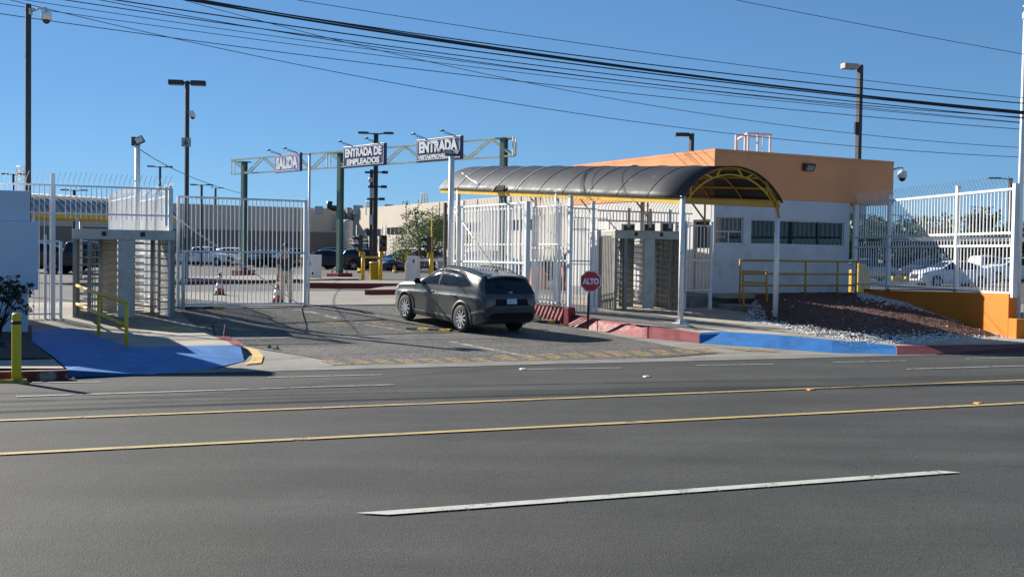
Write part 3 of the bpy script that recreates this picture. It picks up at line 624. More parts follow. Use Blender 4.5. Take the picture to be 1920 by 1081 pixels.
# right leaf
QR = Pl(.43, 29.8, BA - 90)
tq = lambda px: QR.t(px, 480)
fence('gate_leaf', 'white barred gate leaf swung back beside the car roof', QR, tq(846), tq(988), .45, 3.39, [3.39, QR.at(960, 492).z, .6], [(tq(988), .12, 3.42), (tq(846), .08, 3.4)], cat='gate', rod=((852, 392), (932, 505)), rw=.055, sp=.2, bw=.034)
QB = Pl(*(QR.o + UB * 1.1).xy, BA - 90); tb = lambda px: QB.t(px, 480)
fence('bar_fence', 'white spiked bar fence behind the open gate leaf', QB, tb(868), tb(1048), zt, 3.35, [3.35, 2.3, .7], [(tb(868), .09, 3.7), (tb(955), .09, 3.7)], sp=.2, bw=.03, spikes=(.12, -.12, .2))
CF = Pl(1.3, 30.9, BA - 90); tc = lambda px: CF.t(px, 480)
fence('bar_fence', 'white bar fence between the gate leaf and the stop sign', CF, tc(992), tc(1069), .4, 3.37, [3.37, 2.2, 1.85, .75], [(tc(1043), .1, 3.5), (tc(1050), .07, 3.42), (tc(1069), .1, 3.62)], sp=.17, bw=.03, spikes=(.1, -.1, .16))
q = CF.at(1069, 480); DF = Pl(q.x, q.y, BA); td = lambda px: DF.t(px, 480)
fence('bar_fence', 'white bar fence just behind the stop sign', DF, td(1070), td(1116), .4, 3.3, [3.28, 1.85], [(td(1110), .09, 3.5), (td(1119), .07, 2.7)], sp=.11, spikes=(.08, -.08, .18))
HF = Pl(2.65, 32.3, BA); th_ = lambda px: HF.t(px, 480)
fence('bar_fence', 'white spiked bar panel over the right turnstile', HF, th_(1118), th_(1296), 2.95, 3.3, [3.3, 3.02], [(th_(1178), .06, 3.4), (th_(1218), .06, 3.4), (th_(1255), .06, 3.4)], sp=.11, spikes=(.14, -.05, .2), bw=.018)
fence('bar_fence', 'white bar fence between right turnstile and canopy post', HF, th_(1268), th_(1290), .45, 2.95, [2.9, 1.7, .6], [(th_(1268), .07, 3.0)], sp=.11)
BF = Pl(2.0, 38.5, BA); 
fence('bar_fence', 'white bar fence seen far behind the right turnstile', BF, 0, 4.6, .6, 3.3, [3.3, 2.9, 1.7], [(0, .08, 3.4), (2.2, .08, 3.4)], sp=.12, spikes=(.14, -.05, .2))
PG = Pl(*PD(1286, 480, 32.6).xy, BA); 
fence('pedestrian_gate', 'narrow white barred gate in front of the booth door', PG, 0, PG.t(1333), PG.at(1310, 542).z, PG.at(1310, 423).z, [PG.at(1310, 423).z, PG.at(1310, 488).z, PG.at(1310, 543).z], [(0, .05, PG.at(1288, 420).z), (PG.t(1333), .06, PG.at(1333, 420).z)], cat='gate', sp=.13, bw=.025)
mb = MB(); 
for px in (1286, 1335): q = PG.at(px, 480) + VB * .05; mb.beam((q.x, q.y, .4), (q.x, q.y, 3.05), .08)
gp = mb.build('gate_posts', WHITE); tag(setorigin(gp, PG.p(0, .4)), 'pair of white posts holding the narrow gate by the booth door', 'gate posts')
# black post with small camera at the far end of the leaf
t = thing('camera_post', 'thin dark post with a small white camera left of the white gate leaf', 'camera post', PD(835, 500, 36.5))
q = PD(835, 380, 36.5); mb = MB(); mb.beam((q.x, q.y, .5), q, .09); mb.build('post', DBRONZE, t)
mb = MB(); mb.beam(q + Vector((.08, 0, -.1)), q + Vector((.28, -.1, -.22)), .09); mb.build('camera', WHITE, t)
# white tower post with floodlights
t = thing('floodlight_post', 'tall white post with black floodlights over the car between gate and canopy', 'floodlight post', PD(845, 560, 33.6))
q = PD(847, 292, 33.6); mb = MB(); mb.tube([(q.x, q.y, .5), (q.x, q.y, q.z)], .085, 14); mb.build('post', WHITE, t)
for dx, a in ((-.1, .5), (.14, -.5)):
    mb = MB(); c_ = q + Vector((dx, -.05, .08)); rot = Matrix.Rotation(a, 3, 'Z') @ Matrix.Rotation(-.6, 3, 'X'); mb.box(c_, (.26, .08, .2), rot); h_ = mb.build('lamp_head', BLACK, t, bevel=.01)
    mb = MB(); mb.box(c_ + rot @ Vector((0, -.042, 0)), (.2, .01, .14), rot); mb.build('lens', mat('flood_lens', (.5, .5, .48), .2), h_)
mb = MB(); a = PD(866, 324, 33.7); b = PD(910, 354, 30.4); mb.tube([a + (b - a) * i / 6 + Vector((0, 0, -.02 * math.sin(i / 6 * 3.14))) for i in range(7)], .012, 6); mb.tube([a.lerp(b, .55), a.lerp(b, .78)], .03, 6); tag(setorigin(mb.build('stay_cable', WHITE), a), 'short white stay cable with turnbuckle over the canopy end', 'cable')
# ------------------------------------------------------------------ turnstiles
def turnstile(label, M, n=11, H=2.27, back=True):
    M = Matrix(M); t = thing('full_height_turnstile', label, 'turnstile', M.translation, math.atan2(M[1][0], M[0][0]), 'full height turnstiles')
    Wd = 2.25; Dp = 1.35
    mb = MB(M); mb.bx(-.06, Wd + .06, -.07, .12, H - .24, H); mb.bx(-.06, .14, .12, Dp, H - .17, H - .005); mb.bx(Wd - .14, Wd + .06, .12, Dp, H - .17, H - .005); mb.bx(.14, Wd - .14, Dp - .16, Dp, H - .17, H - .005); mb.bx(.14, Wd - .14, .12, Dp - .16, H - .10, H - .02)
    hd = mb.build('header', STEEL, t, bevel=.008)
    for x in (.66, 1.55): mb = MB(M); mb.bx(x - .055, x + .055, -.08, -.072, H - .16, H - .05); mb.build('indicator', BLACK, hd)
    for x, y in ((.0, .0), (Wd, 0), (.0, Dp - .1), (Wd, Dp - .1), (.33, 0), (1.95, Dp - .1)):
        mb = MB(M); mb.bx(x - .045, x + .045, y - .045, y + .045, 0, H - .19); mb.build('post', STEELD, t)
    mb = MB(M); mb.bx(.98, 1.36, -.02, .05, .03, H - .2); mb.build('panel', STEEL, t, bevel=.01)
    mb = MB(M); mb.bx(.98, 1.36, Dp - .14, Dp - .09, .03, H - .2); mb.build('panel', STEELD, t)
    if back: mb = MB(M); mb.bx(.58, .93, Dp - .2, Dp - .17, .1, H - .2); mb.build('rear_panel', mat('beige_panel', (.40, .36, .29), .6), t)
    # side screens of vertical bars
    for x in (-.02, Wd + .02):
        mb = MB(M)
        for i in range(1, 13): mb.box((x, i * (Dp - .1) / 13, H / 2 - .08), (.045, .05, H - .2))
        mb.build('side_screen', STEELD, t)
    for cx, sg in ((.62, -1), (1.72, 1)):
        cy = Dp / 2 - .05
        mb = MB(M); mb.tube([(cx + .06 * sg, cy, .05), (cx + .06 * sg, cy, H - .19)], .055, 14)
        for k in range(n):
            z = .22 + k * (H - .55) / (n - 1)
            for a in (0.35, 0.35 + 2.094, .35 + 4.189):
                a_ = a + (.5 if sg > 0 else 0); mb.tube([(cx + .06 * sg + .05 * math.cos(a_), cy + .05 * math.sin(a_), z), (cx + .06 * sg + .52 * math.cos(a_), cy + .52 * math.sin(a_), z)], .017, 6)
        mb.build('rotor', STEEL, t)
        # comb rods from the middle panel and the curved cage on the outside
        mb = MB(M); ccx = 1.0 if sg < 0 else 1.34
        for k in range(n):
            z = .3 + k * (H - .6) / (n - 1); mb.tube([(ccx, .0, z), (ccx + .24 * sg, .0, z)], .014, 6)
        mb.build('comb', STEEL, t); mb = MB(M)
        for k in range(n): z = .3 + k * (H - .6) / (n - 1); mb.tube([(ccx, Dp - .12, z), (ccx + .24 * sg, Dp - .12, z)], .014, 6)
        mb.build('comb', STEEL, t)
        mb = MB(M)
        for k in range(n):
            z = .16 + k * (H - .5) / (n - 1)
            pts = [(cx + .1 * sg + sg * .52 * math.cos(a), cy + .62 * math.sin(a), z) for a in [(-1.35 + 2.7 * i / 8) for i in range(9)]]
            mb.tube(pts, .015, 6)
        for a in (-1.35, -.45, .45, 1.35): x_ = cx + .1 * sg + sg * .53 * math.cos(a); y_ = cy + .63 * math.sin(a); mb.box((x_, y_, H / 2 - .08), (.025, .05, H - .2))
        mb.build('cage', STEELD, t)
    return t
a = GZ(140, 606, .2)
turnstile('steel full height turnstile on the left pavement behind the yellow handrail', Matrix.Translation((a.x, a.y, .2)) @ Matrix.Rotation(R(18), 4, 'Z'))
a = PD(1152, 583, 31.6)
turnstile('steel full height turnstile right of the stop sign under the canopy', Matrix.Translation((a.x, a.y, zin(a) + .02)) @ Matrix.Rotation(R(BA - 6), 4, 'Z') @ Matrix.Diagonal((.93, 1, .99, 1)), back=False)
# ------------------------------------------------------------------ retaining wall and right fence
RF = Pl(11.2, 36.8, math.degrees(math.atan2(-8.8, 1.27))); tr = lambda px: RF.t(px, 500)
rw = thing('retaining_wall', 'bright orange stucco retaining wall under the right hand fence', 'wall', RF.p(tr(1640), .5), R(RF.a))
MR = Matrix.Translation(RF.o) @ Matrix.Rotation(R(RF.a), 4, 'Z')
tA, tB, tC = tr(1628), tr(1893), tr(1909)
mb = MB(MR); mb.prism([(tA - .3, -.3), (tB, -.3), (tB, 1.2), (tA - .3, 1.02)], .2, 'Y', 0); mb.build('wall', ORANGE, rw, bevel=.012)
mb = MB(MR); zc = RF.at(1900, 597).z; mb.bx(tB + .002, tC, .002, 3.2, -.4, zc); mb.build('low_block', ORANGE, rw, bevel=.012)
mb = MB(MR); mb.prism([(tA - .3, 1.02), (tA - .3, 1.05), (tr(1790), 1.215), (tr(1790), 1.19)], .22, 'Y', -.01); mb.build('dark_capping', mat('weathered_cap', (.05, .04, .035), .9, var=.3), rw)
RFf = Pl(*(RF.o + RF.n * .1).xy, RF.a)
fz = lambda p: 1.04 + .018 * (p - RF.o).dot(RF.d)
rf = fence('bar_fence', 'tall white spiked bar fence along the top of the orange retaining wall', RFf, tr(1597), tr(1895), fz, 2.42, [2.40, 1.2], [(tr(1597), .13, 3.9), (tr(1660), .1, 4.0), (tr(1787), .1, 4.05), (tr(1895), .13, 3.95)], sp=.165, bw=.024, rw=.06)
mb = MB(MR); n = int((tr(1895) - tr(1597)) / .165)
for i in range(1, n): t_ = tr(1597) + (tr(1895) - tr(1597)) * (i + .4) / n; mb.box((t_, .1, 3.24), (.026, .026, 1.18)); mb.beam((t_, .1, 3.86), (t_ - .1, .0, 4.16), .011); mb.box((t_ + .05, .1, 2.5), (.022, .022, .18))
mb.build('upper_bars', WHITEB, rf)
for z in (3.82, 2.72): mb = MB(MR); mb.bx(tr(1597), tr(1895), .06, .12, z - .03, z + .03); mb.build('rail', WHITEB, rf)
# end posts and continuing fence to the right
q = RF.p(tr(1903), 0) + RF.n * .35
mb = MB(); mb.tube([(q.x, q.y, .3), (q.x, q.y, 3.9)], .07, 12); tag(setorigin(mb.build('end_post', WHITE), (q.x, q.y, .3)), 'white end post on the low orange block at the right edge', 'post')
EF = Pl(q.x, q.y, 10); fence('bar_fence', 'white bar fence leaving the frame at the right edge', EF, .1, 6, .3, 3.0, [2.9, 1.9, .9], [(3, .1, 3.1)], spikes=(-.1, 0, .2))
# flagpole
q = PD(1908, 560, 31); t = thing('flagpole', 'tall white flagpole with a golden ball at the right edge', 'flagpole', (q.x, q.y, .4))
qt = PD(1915, 14, 31); mb = MB(); mb.tube([(q.x, q.y, .3), (q.x, q.y, qt.z - .35)], .085, 16, .05); mb.lathe([(.045, -.36), (.075, -.3), (.08, -.18), (.04, -.1), (.02, -.1), (.02, 0)], 14, (q.x, q.y, qt.z)); mb.build('pole', WHITE, t)
mb = MB(); mb.lathe([(.001, -.07)] + [(.075 * math.cos(a), .075 * math.sin(a)) for a in [x * .3 - 1.2 for x in range(9)]] + [(.001, .075)], 14, (q.x, q.y, qt.z + .02)); mb.build('ball', mat('gold_ball', (.5, .33, .12), .3, .7), t)
# ------------------------------------------------------------------ planted mound
WB = [RF.at(px, py) for px, py in ((1632, 552), (1690, 566), (1755, 591), (1830, 617), (1905, 637))]
wallb = [v - RF.n * .0 for v in WB]
T = [FB @ Vector((1.0, -.6, .6)), FB @ Vector((1.6, -.1, .88)), FB @ Vector((3, -.06, .92)), FB @ Vector((5.0, -.06, .92)), FB @ Vector((5.9, -.2, .92))] + wallb
Bt = [GZ(1395, 604, .32), GZ(1460, 614, .27), GZ(1530, 630, .23), GZ(1600, 642, .18), GZ(1700, 646, .14), GZ(1780, 644, .10), GZ(1840, 642, .07), GZ(1880, 640, .04), GZ(1900, 639, .0), GZ(1908, 638, -.03)]
def poly_at(L_, f):
    x = f * (len(L_) - 1); k = min(int(x), len(L_) - 2); return L_[k].lerp(L_[k + 1], x - k)
NS, NT_ = 90, 46; vs = []; MOUND = {}
def mpoint(s, r):
    a = poly_at(Bt, s); b = poly_at(T, s); p = a.lerp(b, r); rr = r
    p = p + Vector((0, 0, 1)) * (.07 * math.sin(math.pi * rr) * math.sin(math.pi * min(1, s * 1.1)) ** .7)
    p.z += .03 * noise.noise(p * 2.2) + .012 * noise.noise(p * 8); return p
for i in range(NT_ + 1):
    for j in range(NS + 1): vs.append(mpoint(j / NS, i / NT_))
mb = MB(); n = NS + 1; mb.add(vs, [(i * n + j, i * n + j + 1, (i + 1) * n + j + 1, (i + 1) * n + j) for i in range(NT_) for j in range(NS)], True)
LAVA = mat('lava_gravel', (.085, .038, .027), .95, var=.35, vs=9, grain=.5, gs=40, bump=1.6, bs=38, dirt=(.16, .08, .055), dth=.57, dscale=24)
mo = mb.build('mound', LAVA, fixn=False)
if sum(p.normal.z for p in mo.data.polygons) < 0: mo.data.flip_normals()
structure(mo)
ICO = None
def ico():
    bm = bmesh.new(); bmesh.ops.create_icosphere(bm, subdivisions=1, radius=1); r = ([v.co.copy() for v in bm.verts], [tuple(v.index for v in f.verts) for f in bm.faces]); bm.free(); return r
IV, IF = ico()
def stones(name, label, pts, m, lo, hi):
    mb = MB(); vs = []; fs = []
    for p in pts:
        s = random.uniform(lo, hi); sx, sy, sz = s * random.uniform(.7, 1.3), s * random.uniform(.7, 1.2), s * random.uniform(.45, .85); rot = Matrix.Rotation(random.uniform(0, 6.3), 3, (random.random(), random.random(), random.random() + .1)); o = len(vs)
        for v in IV: vs.append(p + rot @ Vector((v.x * sx, v.y * sy, v.z * sz)) * random.uniform(.9, 1.1))
        fs += [tuple(i + o for i in f) for f in IF]
    me = bpy.data.meshes.new(name); me.from_pydata([tuple(v) for v in vs], [], fs); me.materials.append(m)
    o = bpy.data.objects.new(name, me); COL.objects.link(o); WM[o.name] = Matrix(); tag(o, label, 'gravel'); o['kind'] = 'stuff'; return o
PEB = mat('white_pebble', (.56, .54, .50), .8, var=.45, vs=18)
pts = []
for _ in range(8600):
    s = random.random(); k = random.random()
    if k < .58: r_ = abs(random.gauss(0, .06)) ; p = mpoint(s, min(.25, r_))
    elif k < .94: s = random.uniform(.42, 1); d = abs(random.gauss(0, .5)); r_ = 1 - min(.5, d * .26) ; p = mpoint(s, r_)
    else: s = random.uniform(0, .09); p = mpoint(s, random.random() * .9)
    pts.append(p + Vector((0, 0, .008)))
for _ in range(90): pts.append(mpoint(random.random(), random.random()) + Vector((0, 0, .01)))
stones('white_pebbles', 'white pebbles edging the dark gravel mound below the booth', pts, PEB, .012, .038)
pts = [mpoint(random.random(), random.random()) + Vector((0, 0, .004)) for _ in range(6500)]
stones('lava_stones', 'reddish brown lava stones covering the mound', pts, mat('lava_stone', (.13, .06, .042), .95, var=.4, vs=12), .014, .034)
pts = [UT(random.uniform(.8, 3.6), random.uniform(8, 18)) for _ in range(420)]
pts = [Vector((p.x, p.y, zin(p) + .006)) for p in pts]
stones('loose_stones', 'scattered loose stones on the pavement beside the mound', pts, PEB, .008, .02)
# handrails on the mound
def rail_run(t, pts, rails, m, r=.028, gaps=None):
    for z in rails: mb = MB(); mb.tube([p + Vector((0, 0, z)) for p in pts], r, 8); mb.build('rail', m, t)
hb = Pl(*(FB @ Vector((0, -.9, 0))).xy, BA)
ha, hc = hb.at(1388, 486), hb.at(1606, 492)
t = thing('handrail', 'long ochre three rail handrail in front of the booth wall', 'handrail', (ha.x, ha.y, .7), R(BA))
A_ = Vector((ha.x, ha.y, 0)); B_ = Vector((hc.x, hc.y, 0)); L_ = (B_ - A_).length; zt_ = (ha.z + hc.z) / 2
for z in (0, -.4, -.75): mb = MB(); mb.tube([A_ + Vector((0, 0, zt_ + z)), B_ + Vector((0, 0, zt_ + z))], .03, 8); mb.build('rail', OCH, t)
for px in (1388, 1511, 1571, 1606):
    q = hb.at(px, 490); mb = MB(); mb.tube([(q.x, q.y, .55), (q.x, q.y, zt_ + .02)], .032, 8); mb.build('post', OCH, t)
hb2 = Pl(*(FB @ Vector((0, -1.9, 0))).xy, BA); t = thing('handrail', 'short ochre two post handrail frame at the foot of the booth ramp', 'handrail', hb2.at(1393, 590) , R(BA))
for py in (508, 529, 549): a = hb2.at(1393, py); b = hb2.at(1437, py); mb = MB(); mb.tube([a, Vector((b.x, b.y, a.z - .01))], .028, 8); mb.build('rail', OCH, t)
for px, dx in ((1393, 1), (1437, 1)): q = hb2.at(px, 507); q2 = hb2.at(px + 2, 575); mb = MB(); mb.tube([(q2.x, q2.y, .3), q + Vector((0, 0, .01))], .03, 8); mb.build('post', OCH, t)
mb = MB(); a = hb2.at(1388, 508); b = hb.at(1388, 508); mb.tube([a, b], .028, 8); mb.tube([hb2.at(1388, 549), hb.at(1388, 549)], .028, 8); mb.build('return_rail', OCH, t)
mb = MB(FB); mb.bx(-.3, 1.0, -2.2, -.65, .1, .62); tag(setorigin(mb.build('ramp_wall', FOOT, bevel=.02), FB @ Vector((.3, -1.4, .3))), 'low grey concrete block at the foot of the booth beside the small handrail', 'concrete block')
# red barrier under the fences by the stop sign
q0 = PD(1003, 572, 31.2); q1 = PD(1060, 576, 29.8)
d = Vector((q1.x - q0.x, q1.y - q0.y, 0)); mb = MB(); n_ = Vector((-d.y, d.x, 0)).normalized(); q0 -= d * .1; d *= 1.1
for i in range(9):
    a = q0 + d * (i / 9 + .004); b = q0 + d * ((i + 1) / 9 - .004); g_ = .17
    mb.add([Vector((p.x, p.y, z)) + n_ * o for p in (a, b) for o, z in ((-.14, g_), (-.05, .62), (.12, .62), (.14, g_))], [(0, 1, 2, 3), (7, 6, 5, 4), (0, 4, 5, 1), (1, 5, 6, 2), (2, 6, 7, 3), (0, 3, 7, 4)])
tag(setorigin(mb.build('traffic_barrier', REDK, bevel=.012), q0), 'low red painted concrete barrier with grooves right of the car', 'barrier')
q = PD(1068, 576, 29.6); mb = MB(Matrix.Translation((q.x, q.y, 0)) @ Matrix.Rotation(R(-50), 4, 'Z')); mb.prism([(-.13, .17), (.13, .17), (.1, .62), (-.08, .64)], .12, 'Y', -.12)
tag(setorigin(mb.build('barrier_block', REDK, bevel=.015), (q.x, q.y, .1)), 'red concrete end block where the barrier meets the kerb', 'barrier')
# speed bumps
for a, b, lab in (((1010, 604), (1066, 601), 'black and yellow speed bump right of the car'), ((764, 617), (846, 620), 'black and yellow speed bump under the car'), ((345, 577), (420, 577), 'black and yellow speed bump at the gate track')):
    p = G(*a); q = G(*b); t = thing('speed_bump', lab, 'speed bump', p); n = max(4, int((q - p).length / .25))
    d = (q - p) / n; nn = Vector((-d.y, d.x, 0)).normalized()
    for k, m in ((0, mat('bump_black', (.03, .03, .03), .8)), (1, mat('bump_yellow', (.6, .4, .04), .6))):
        for i in range(k, n, 2):
            mb = MB()
            a_ = p + d * (i + .02); b_ = p + d * (i + .98)
            mb.add([c + nn * o + d * (.3 * o / .3) + Vector((0, 0, z)) for c in (a_, b_) for o, z in ((-.16, 0), (-.08, .045), (.08, .045), (.16, 0))], [(0, 1, 2, 3), (7, 6, 5, 4), (0, 4, 5, 1), (1, 5, 6, 2), (2, 6, 7, 3), (0, 3, 7, 4)])
            mb.build('segment', m, t)
# stop sign
q = GZ(1102, 611, .23); t = thing('stop_sign', 'red octagonal stop sign lettered ALTO on a black post', 'stop sign', q)
SM = facing(Vector((q.x, q.y, 0)) + Vector((0, 0, PD(1107, 527, q.y).z)), (1, .12, 0)); c = SM.translation; 
mb = MB(); mb.tube([(q.x, q.y, .15), (q.x + .02, q.y + .03, c.z + .2)], .032, 10); mb.build('post', BLACK, t)
def octa(r_): return [(r_ * math.cos(R(22.5 + 45 * i)), r_ * math.sin(R(22.5 + 45 * i))) for i in range(8)]
SM2 = SM @ Matrix.Translation((.045, 0, .05))
mb = MB(SM2); mb.prism(octa(.285), .006, 'Z', 0); pl_ = mb.build('plate', mat('sign_white', (.72, .72, .72), .4), t)
mb = MB(SM2); mb.prism(octa(.262), .009, 'Z', .0065); mb.build('face', mat('sign_red', (.52, .018, .03), .4, var=.05), t)
text('ALTO', .42, .16, MC['sign_white'], SM2 @ Matrix.Translation((0, 0, .0085)), t, bold=.06)
# ------------------------------------------------------------------ left foreground
def slab(name, label, cat, x1, D, z0, z1, wd, dp, m, rz=0):
    mb = MB(Matrix.Translation((x1, D, 0)) @ Matrix.Rotation(rz, 4, 'Z')); mb.bx(-wd, 0, 0, dp, z0, z1); o = mb.build(name, m, bevel=.012); return tag(setorigin(o, (x1 - wd / 2, D, z0)), label, cat)
pa = PD(72, 480, 23.6); s = thing('sign_block', 'stack of pale blue grey painted blocks at the left edge', 'monument', (pa.x - 1, 23.6, .2))
MS = Matrix.Translation((pa.x, 23.6, 0)) @ Matrix.Rotation(R(8), 4, 'Z')
zlow = PD(72, 543, 23.6).z; zmid = PD(72, 415, 23.6).z; ztop = PD(53, 357, 23.6).z
def sblk(x0, f0, f1, z0, z1, nm):
    # right end face runs along the line of depth so the block narrows towards the back
    a = Vector((pa.x + f0, 23.6 + f1, 0)); b = a * 1.0 + Vector((a.x, a.y, 0)).normalized() * 2.9 + Vector((-.12, 0, 0))
    mb = MB(); mb.prism([(pa.x - x0, 23.3 + f1), (a.x, a.y), (b.x, b.y), (pa.x - x0, 26.3)], z1, 'Z', z0); mb.build(nm, SIGNW, s, bevel=.012)
sblk(3.5, 0, 0, zlow, zmid, 'lower_block'); sblk(3.5, -.22, .1, zmid + .003, ztop, 'upper_block'); sblk(3.4, -.27, .12, .1, zlow - .003, 'base_wall')
mb = MB(MS); mb.bx(-6.5, -1.3, .3, .9, ztop + .003, 5.1); mb.build('shade_panel', SIGNW, s, bevel=.012)  # unseen panel beyond the left edge, added to shade the ramp
# yellow handrail
P3 = [GZ(141, 605, .2), GZ(185, 629, .2), GZ(237, 649, .2)]
hT = [PD(141, 534, P3[0].y), PD(185, 551, P3[1].y), PD(237, 567, P3[2].y)]; hM = [PD(141, 568, P3[0].y), PD(185, 588, P3[1].y), PD(237, 610, P3[2].y)]
t = thing('handrail', 'yellow two rail pipe handrail beside the blue ramp and left turnstile', 'handrail', P3[0])
for a, b in zip(P3, hT): mb = MB(); mb.tube([a - Vector((0, 0, .05)), Vector((a.x, a.y, b.z - .03))], .034, 10); mb.build('post', YEL, t)
for L_ in (hT, hM):
    mb = MB(); q = [Vector((p.x, p.y, b.z)) for p, b in zip(P3, L_)]; mb.tube(q, .034, 10); mb.build('rail', YEL, t)
# bollard
q = GZ(31, 717, .0); t = thing('bollard', 'yellow tube bollard on a rubber foot at the left kerb', 'bollard', q)
hb_ = PD(31, 586, q.y).z
mb = MB(); mb.lathe([(.066, .05), (.068, .1), (.068, hb_ - .06), (.066, hb_ - .03), (.05, hb_ - .008), (.0, hb_)], 20, (q.x, q.y, 0)); mb.build('tube', mat('bollard_yellow', (.68, .50, .01), .35, var=.06), t)
mb = MB(); mb.lathe([(.0695, hb_ - .17), (.0695, hb_ - .12)], 20, (q.x, q.y, 0)); mb.build('black_band', BLACK, t)
mb = MB(); mb.prism([(-.42, -.11), (.17, -.11), (.2, .0), (.17, .08), (-.42, .08)], .05, 'Z', 0); mb.v = [v * 1 for v in mb.v]; mb.v = [Vector((v.x * (1 if v.z < .02 else .86), v.y * (1 if v.z < .02 else .7), v.z)) + Vector((q.x - .02, q.y, 0)) for v in mb.v]; mb.build('foot', mat('yellow_rubber', (.42, .27, .03), .7, dirt=(.12, .1, .06), dth=.5, dscale=9), t)
# ------------------------------------------------------------------ plants
def leafmat(name, c, v=.5):
    if name in MC: return MC[name]
    m = mat(name, c, .65, var=v, vs=1.6, grain=.35, gs=6); b = m.node_tree.nodes['Principled BSDF']
    b.inputs['Subsurface Weight'].default_value = 0; return m
def crown(blobs, n, size, base, seed=1, flat=.5):
    rnd = random.Random(seed); mb = MB(); vs = []; fs = []
    tot = sum(b[3] ** 2 for b in blobs)
    for (x, y, z, r, sz) in blobs:
        k = int(n * r * r / tot)
        cl = [Vector((rnd.gauss(0, 1), rnd.gauss(0, 1), rnd.gauss(0, 1))).normalized() * r * rnd.uniform(.55, 1.08) for _ in range(max(6, k // 22))]
        for _ in range(k):
            c = rnd.choice(cl); p = Vector((x, y, z)) + Vector((c.x, c.y, c.z * sz)) + Vector((rnd.gauss(0, .16), rnd.gauss(0, .16), rnd.gauss(0, .13))) * r
            s = size * rnd.uniform(.6, 1.4); a = Vector((rnd.gauss(0, 1), rnd.gauss(0, 1), rnd.gauss(0, .6))).normalized(); b = a.cross(Vector((rnd.gauss(0, 1), rnd.gauss(0, 1), rnd.gauss(0, 1)))).normalized()
            o = len(vs); vs += [p - a * s, p + b * s * flat, p + a * s, p - b * s * flat]; fs.append((o, o + 1, o + 2, o + 3))
    mb.add(vs, fs); return mb
def tree(name, label, base, h, wd, m, n=2500, leaf=.2, group=None, seed=1, trunk_h=.35, bark=None, cat='tree'):
    rnd = random.Random(seed); base = Vector(base); t = thing(name, label, cat, base, 0, group)
    bl = []; mbt = MB(); th = h * trunk_h; mbt.tube([base - Vector((0, 0, .2)), base + Vector((.05 * h * rnd.uniform(-1, 1), 0, th * .6)), base + Vector((0, 0, th))], [.035 * h, .028 * h, .022 * h], 8)
    for i in range(9):
        a = rnd.uniform(0, 6.28); rr = rnd.uniform(.15, .36) * wd; z = rnd.uniform(trunk_h + .05, .86) * h; rb = wd * rnd.uniform(.17, .27)
        e = base + Vector((rr * math.cos(a), rr * math.sin(a), z)); bl.append((e.x, e.y, e.z, rb, .75)); mbt.tube([base + Vector((0, 0, th * .9)), base.lerp(e, .55) + Vector((0, 0, h * .08)), e], [.018 * h, .012 * h, .004 * h], 6)
    mbt.build('trunk', bark or mat('bark', (.09, .07, .05), .9, var=.3, vs=6), t); crown(bl, n, leaf, base, seed).build('crown', m, t, fixn=False); return t
DKG = leafmat('dark_leaves', (.045, .07, .022)); MDG = leafmat('mid_leaves', (.11, .15, .045)); DRY = leafmat('shrub_leaves', (.035, .042, .028))
q = Vector((-10.35, 22.4, .16))
t = thing('shrub', 'dark sparse shrub in front of the pale block at the left edge', 'shrub', q); mb = MB(); bl = []
rnd = random.Random(3)
for i in range(26):
    a = rnd.uniform(0, 6.28); h_ = rnd.uniform(.6, 1.25); rr = rnd.uniform(.1, .62); e = q + Vector((rr * math.cos(a), rr * math.sin(a) * .7, h_)); mb.tube([q + Vector((rnd.uniform(-.1, .1), 0, 0)), q.lerp(e, .5) + Vector((rnd.uniform(-.08, .08), 0, .06)), e], [.018, .011, .003], 5); bl.append((e.x, e.y, e.z - .1, .17, 1.1))
mb.build('stems', mat('twig', (.05, .04, .03), .9), t); crown(bl, 3800, .028, q, 5).build('foliage', DRY, t, fixn=False)
t = thing('shrub', 'low dark creeping shrub at the foot of the pale block by the kerb', 'shrub', (-10.2, 20.6, .15)); bl = [(-10.3 + i * .3, 20.4 + .2 * math.sin(i * 2), .2, .2, .5) for i in range(-5, 4)]
mb = MB(); [mb.tube([Vector((b[0], b[1], .12)), Vector((b[0] + .1, b[1], .3))], .008, 5) for b in bl]; mb.build('stems', MC['twig'], t); crown(bl, 1500, .03, None, 9).build('foliage', DRY, t, fixn=False)
for i, (px, py) in enumerate(((404, 628), (420, 630))):
    q = GZ(px, py, .2); mb = MB(); mb.beam(q, q + Vector((.03 - .09 * (1 - i), 0, .24)), .05, .03); tag(setorigin(mb.build('iron_stub', mat('rusty_iron', (.10, .05, .03), .9)), q), ['rusty iron stub leaning left on the red kerb corner', 'rusty iron stub leaning right on the red kerb corner'][i], 'iron stub')
mb = MB(); b_ = [tuple(G(505, 652)) + (.06, .6), tuple(G(517, 655)) + (.06, .6)]; o = crown([(x, y, z + .03, r, s_) for x, y, z, r, s_ in b_], 160, .02, None, 4).build('weed', MDG, fixn=False); tag(setorigin(o, G(505, 652)), 'tiny weed growing at the edge of the driveway asphalt', 'weed')
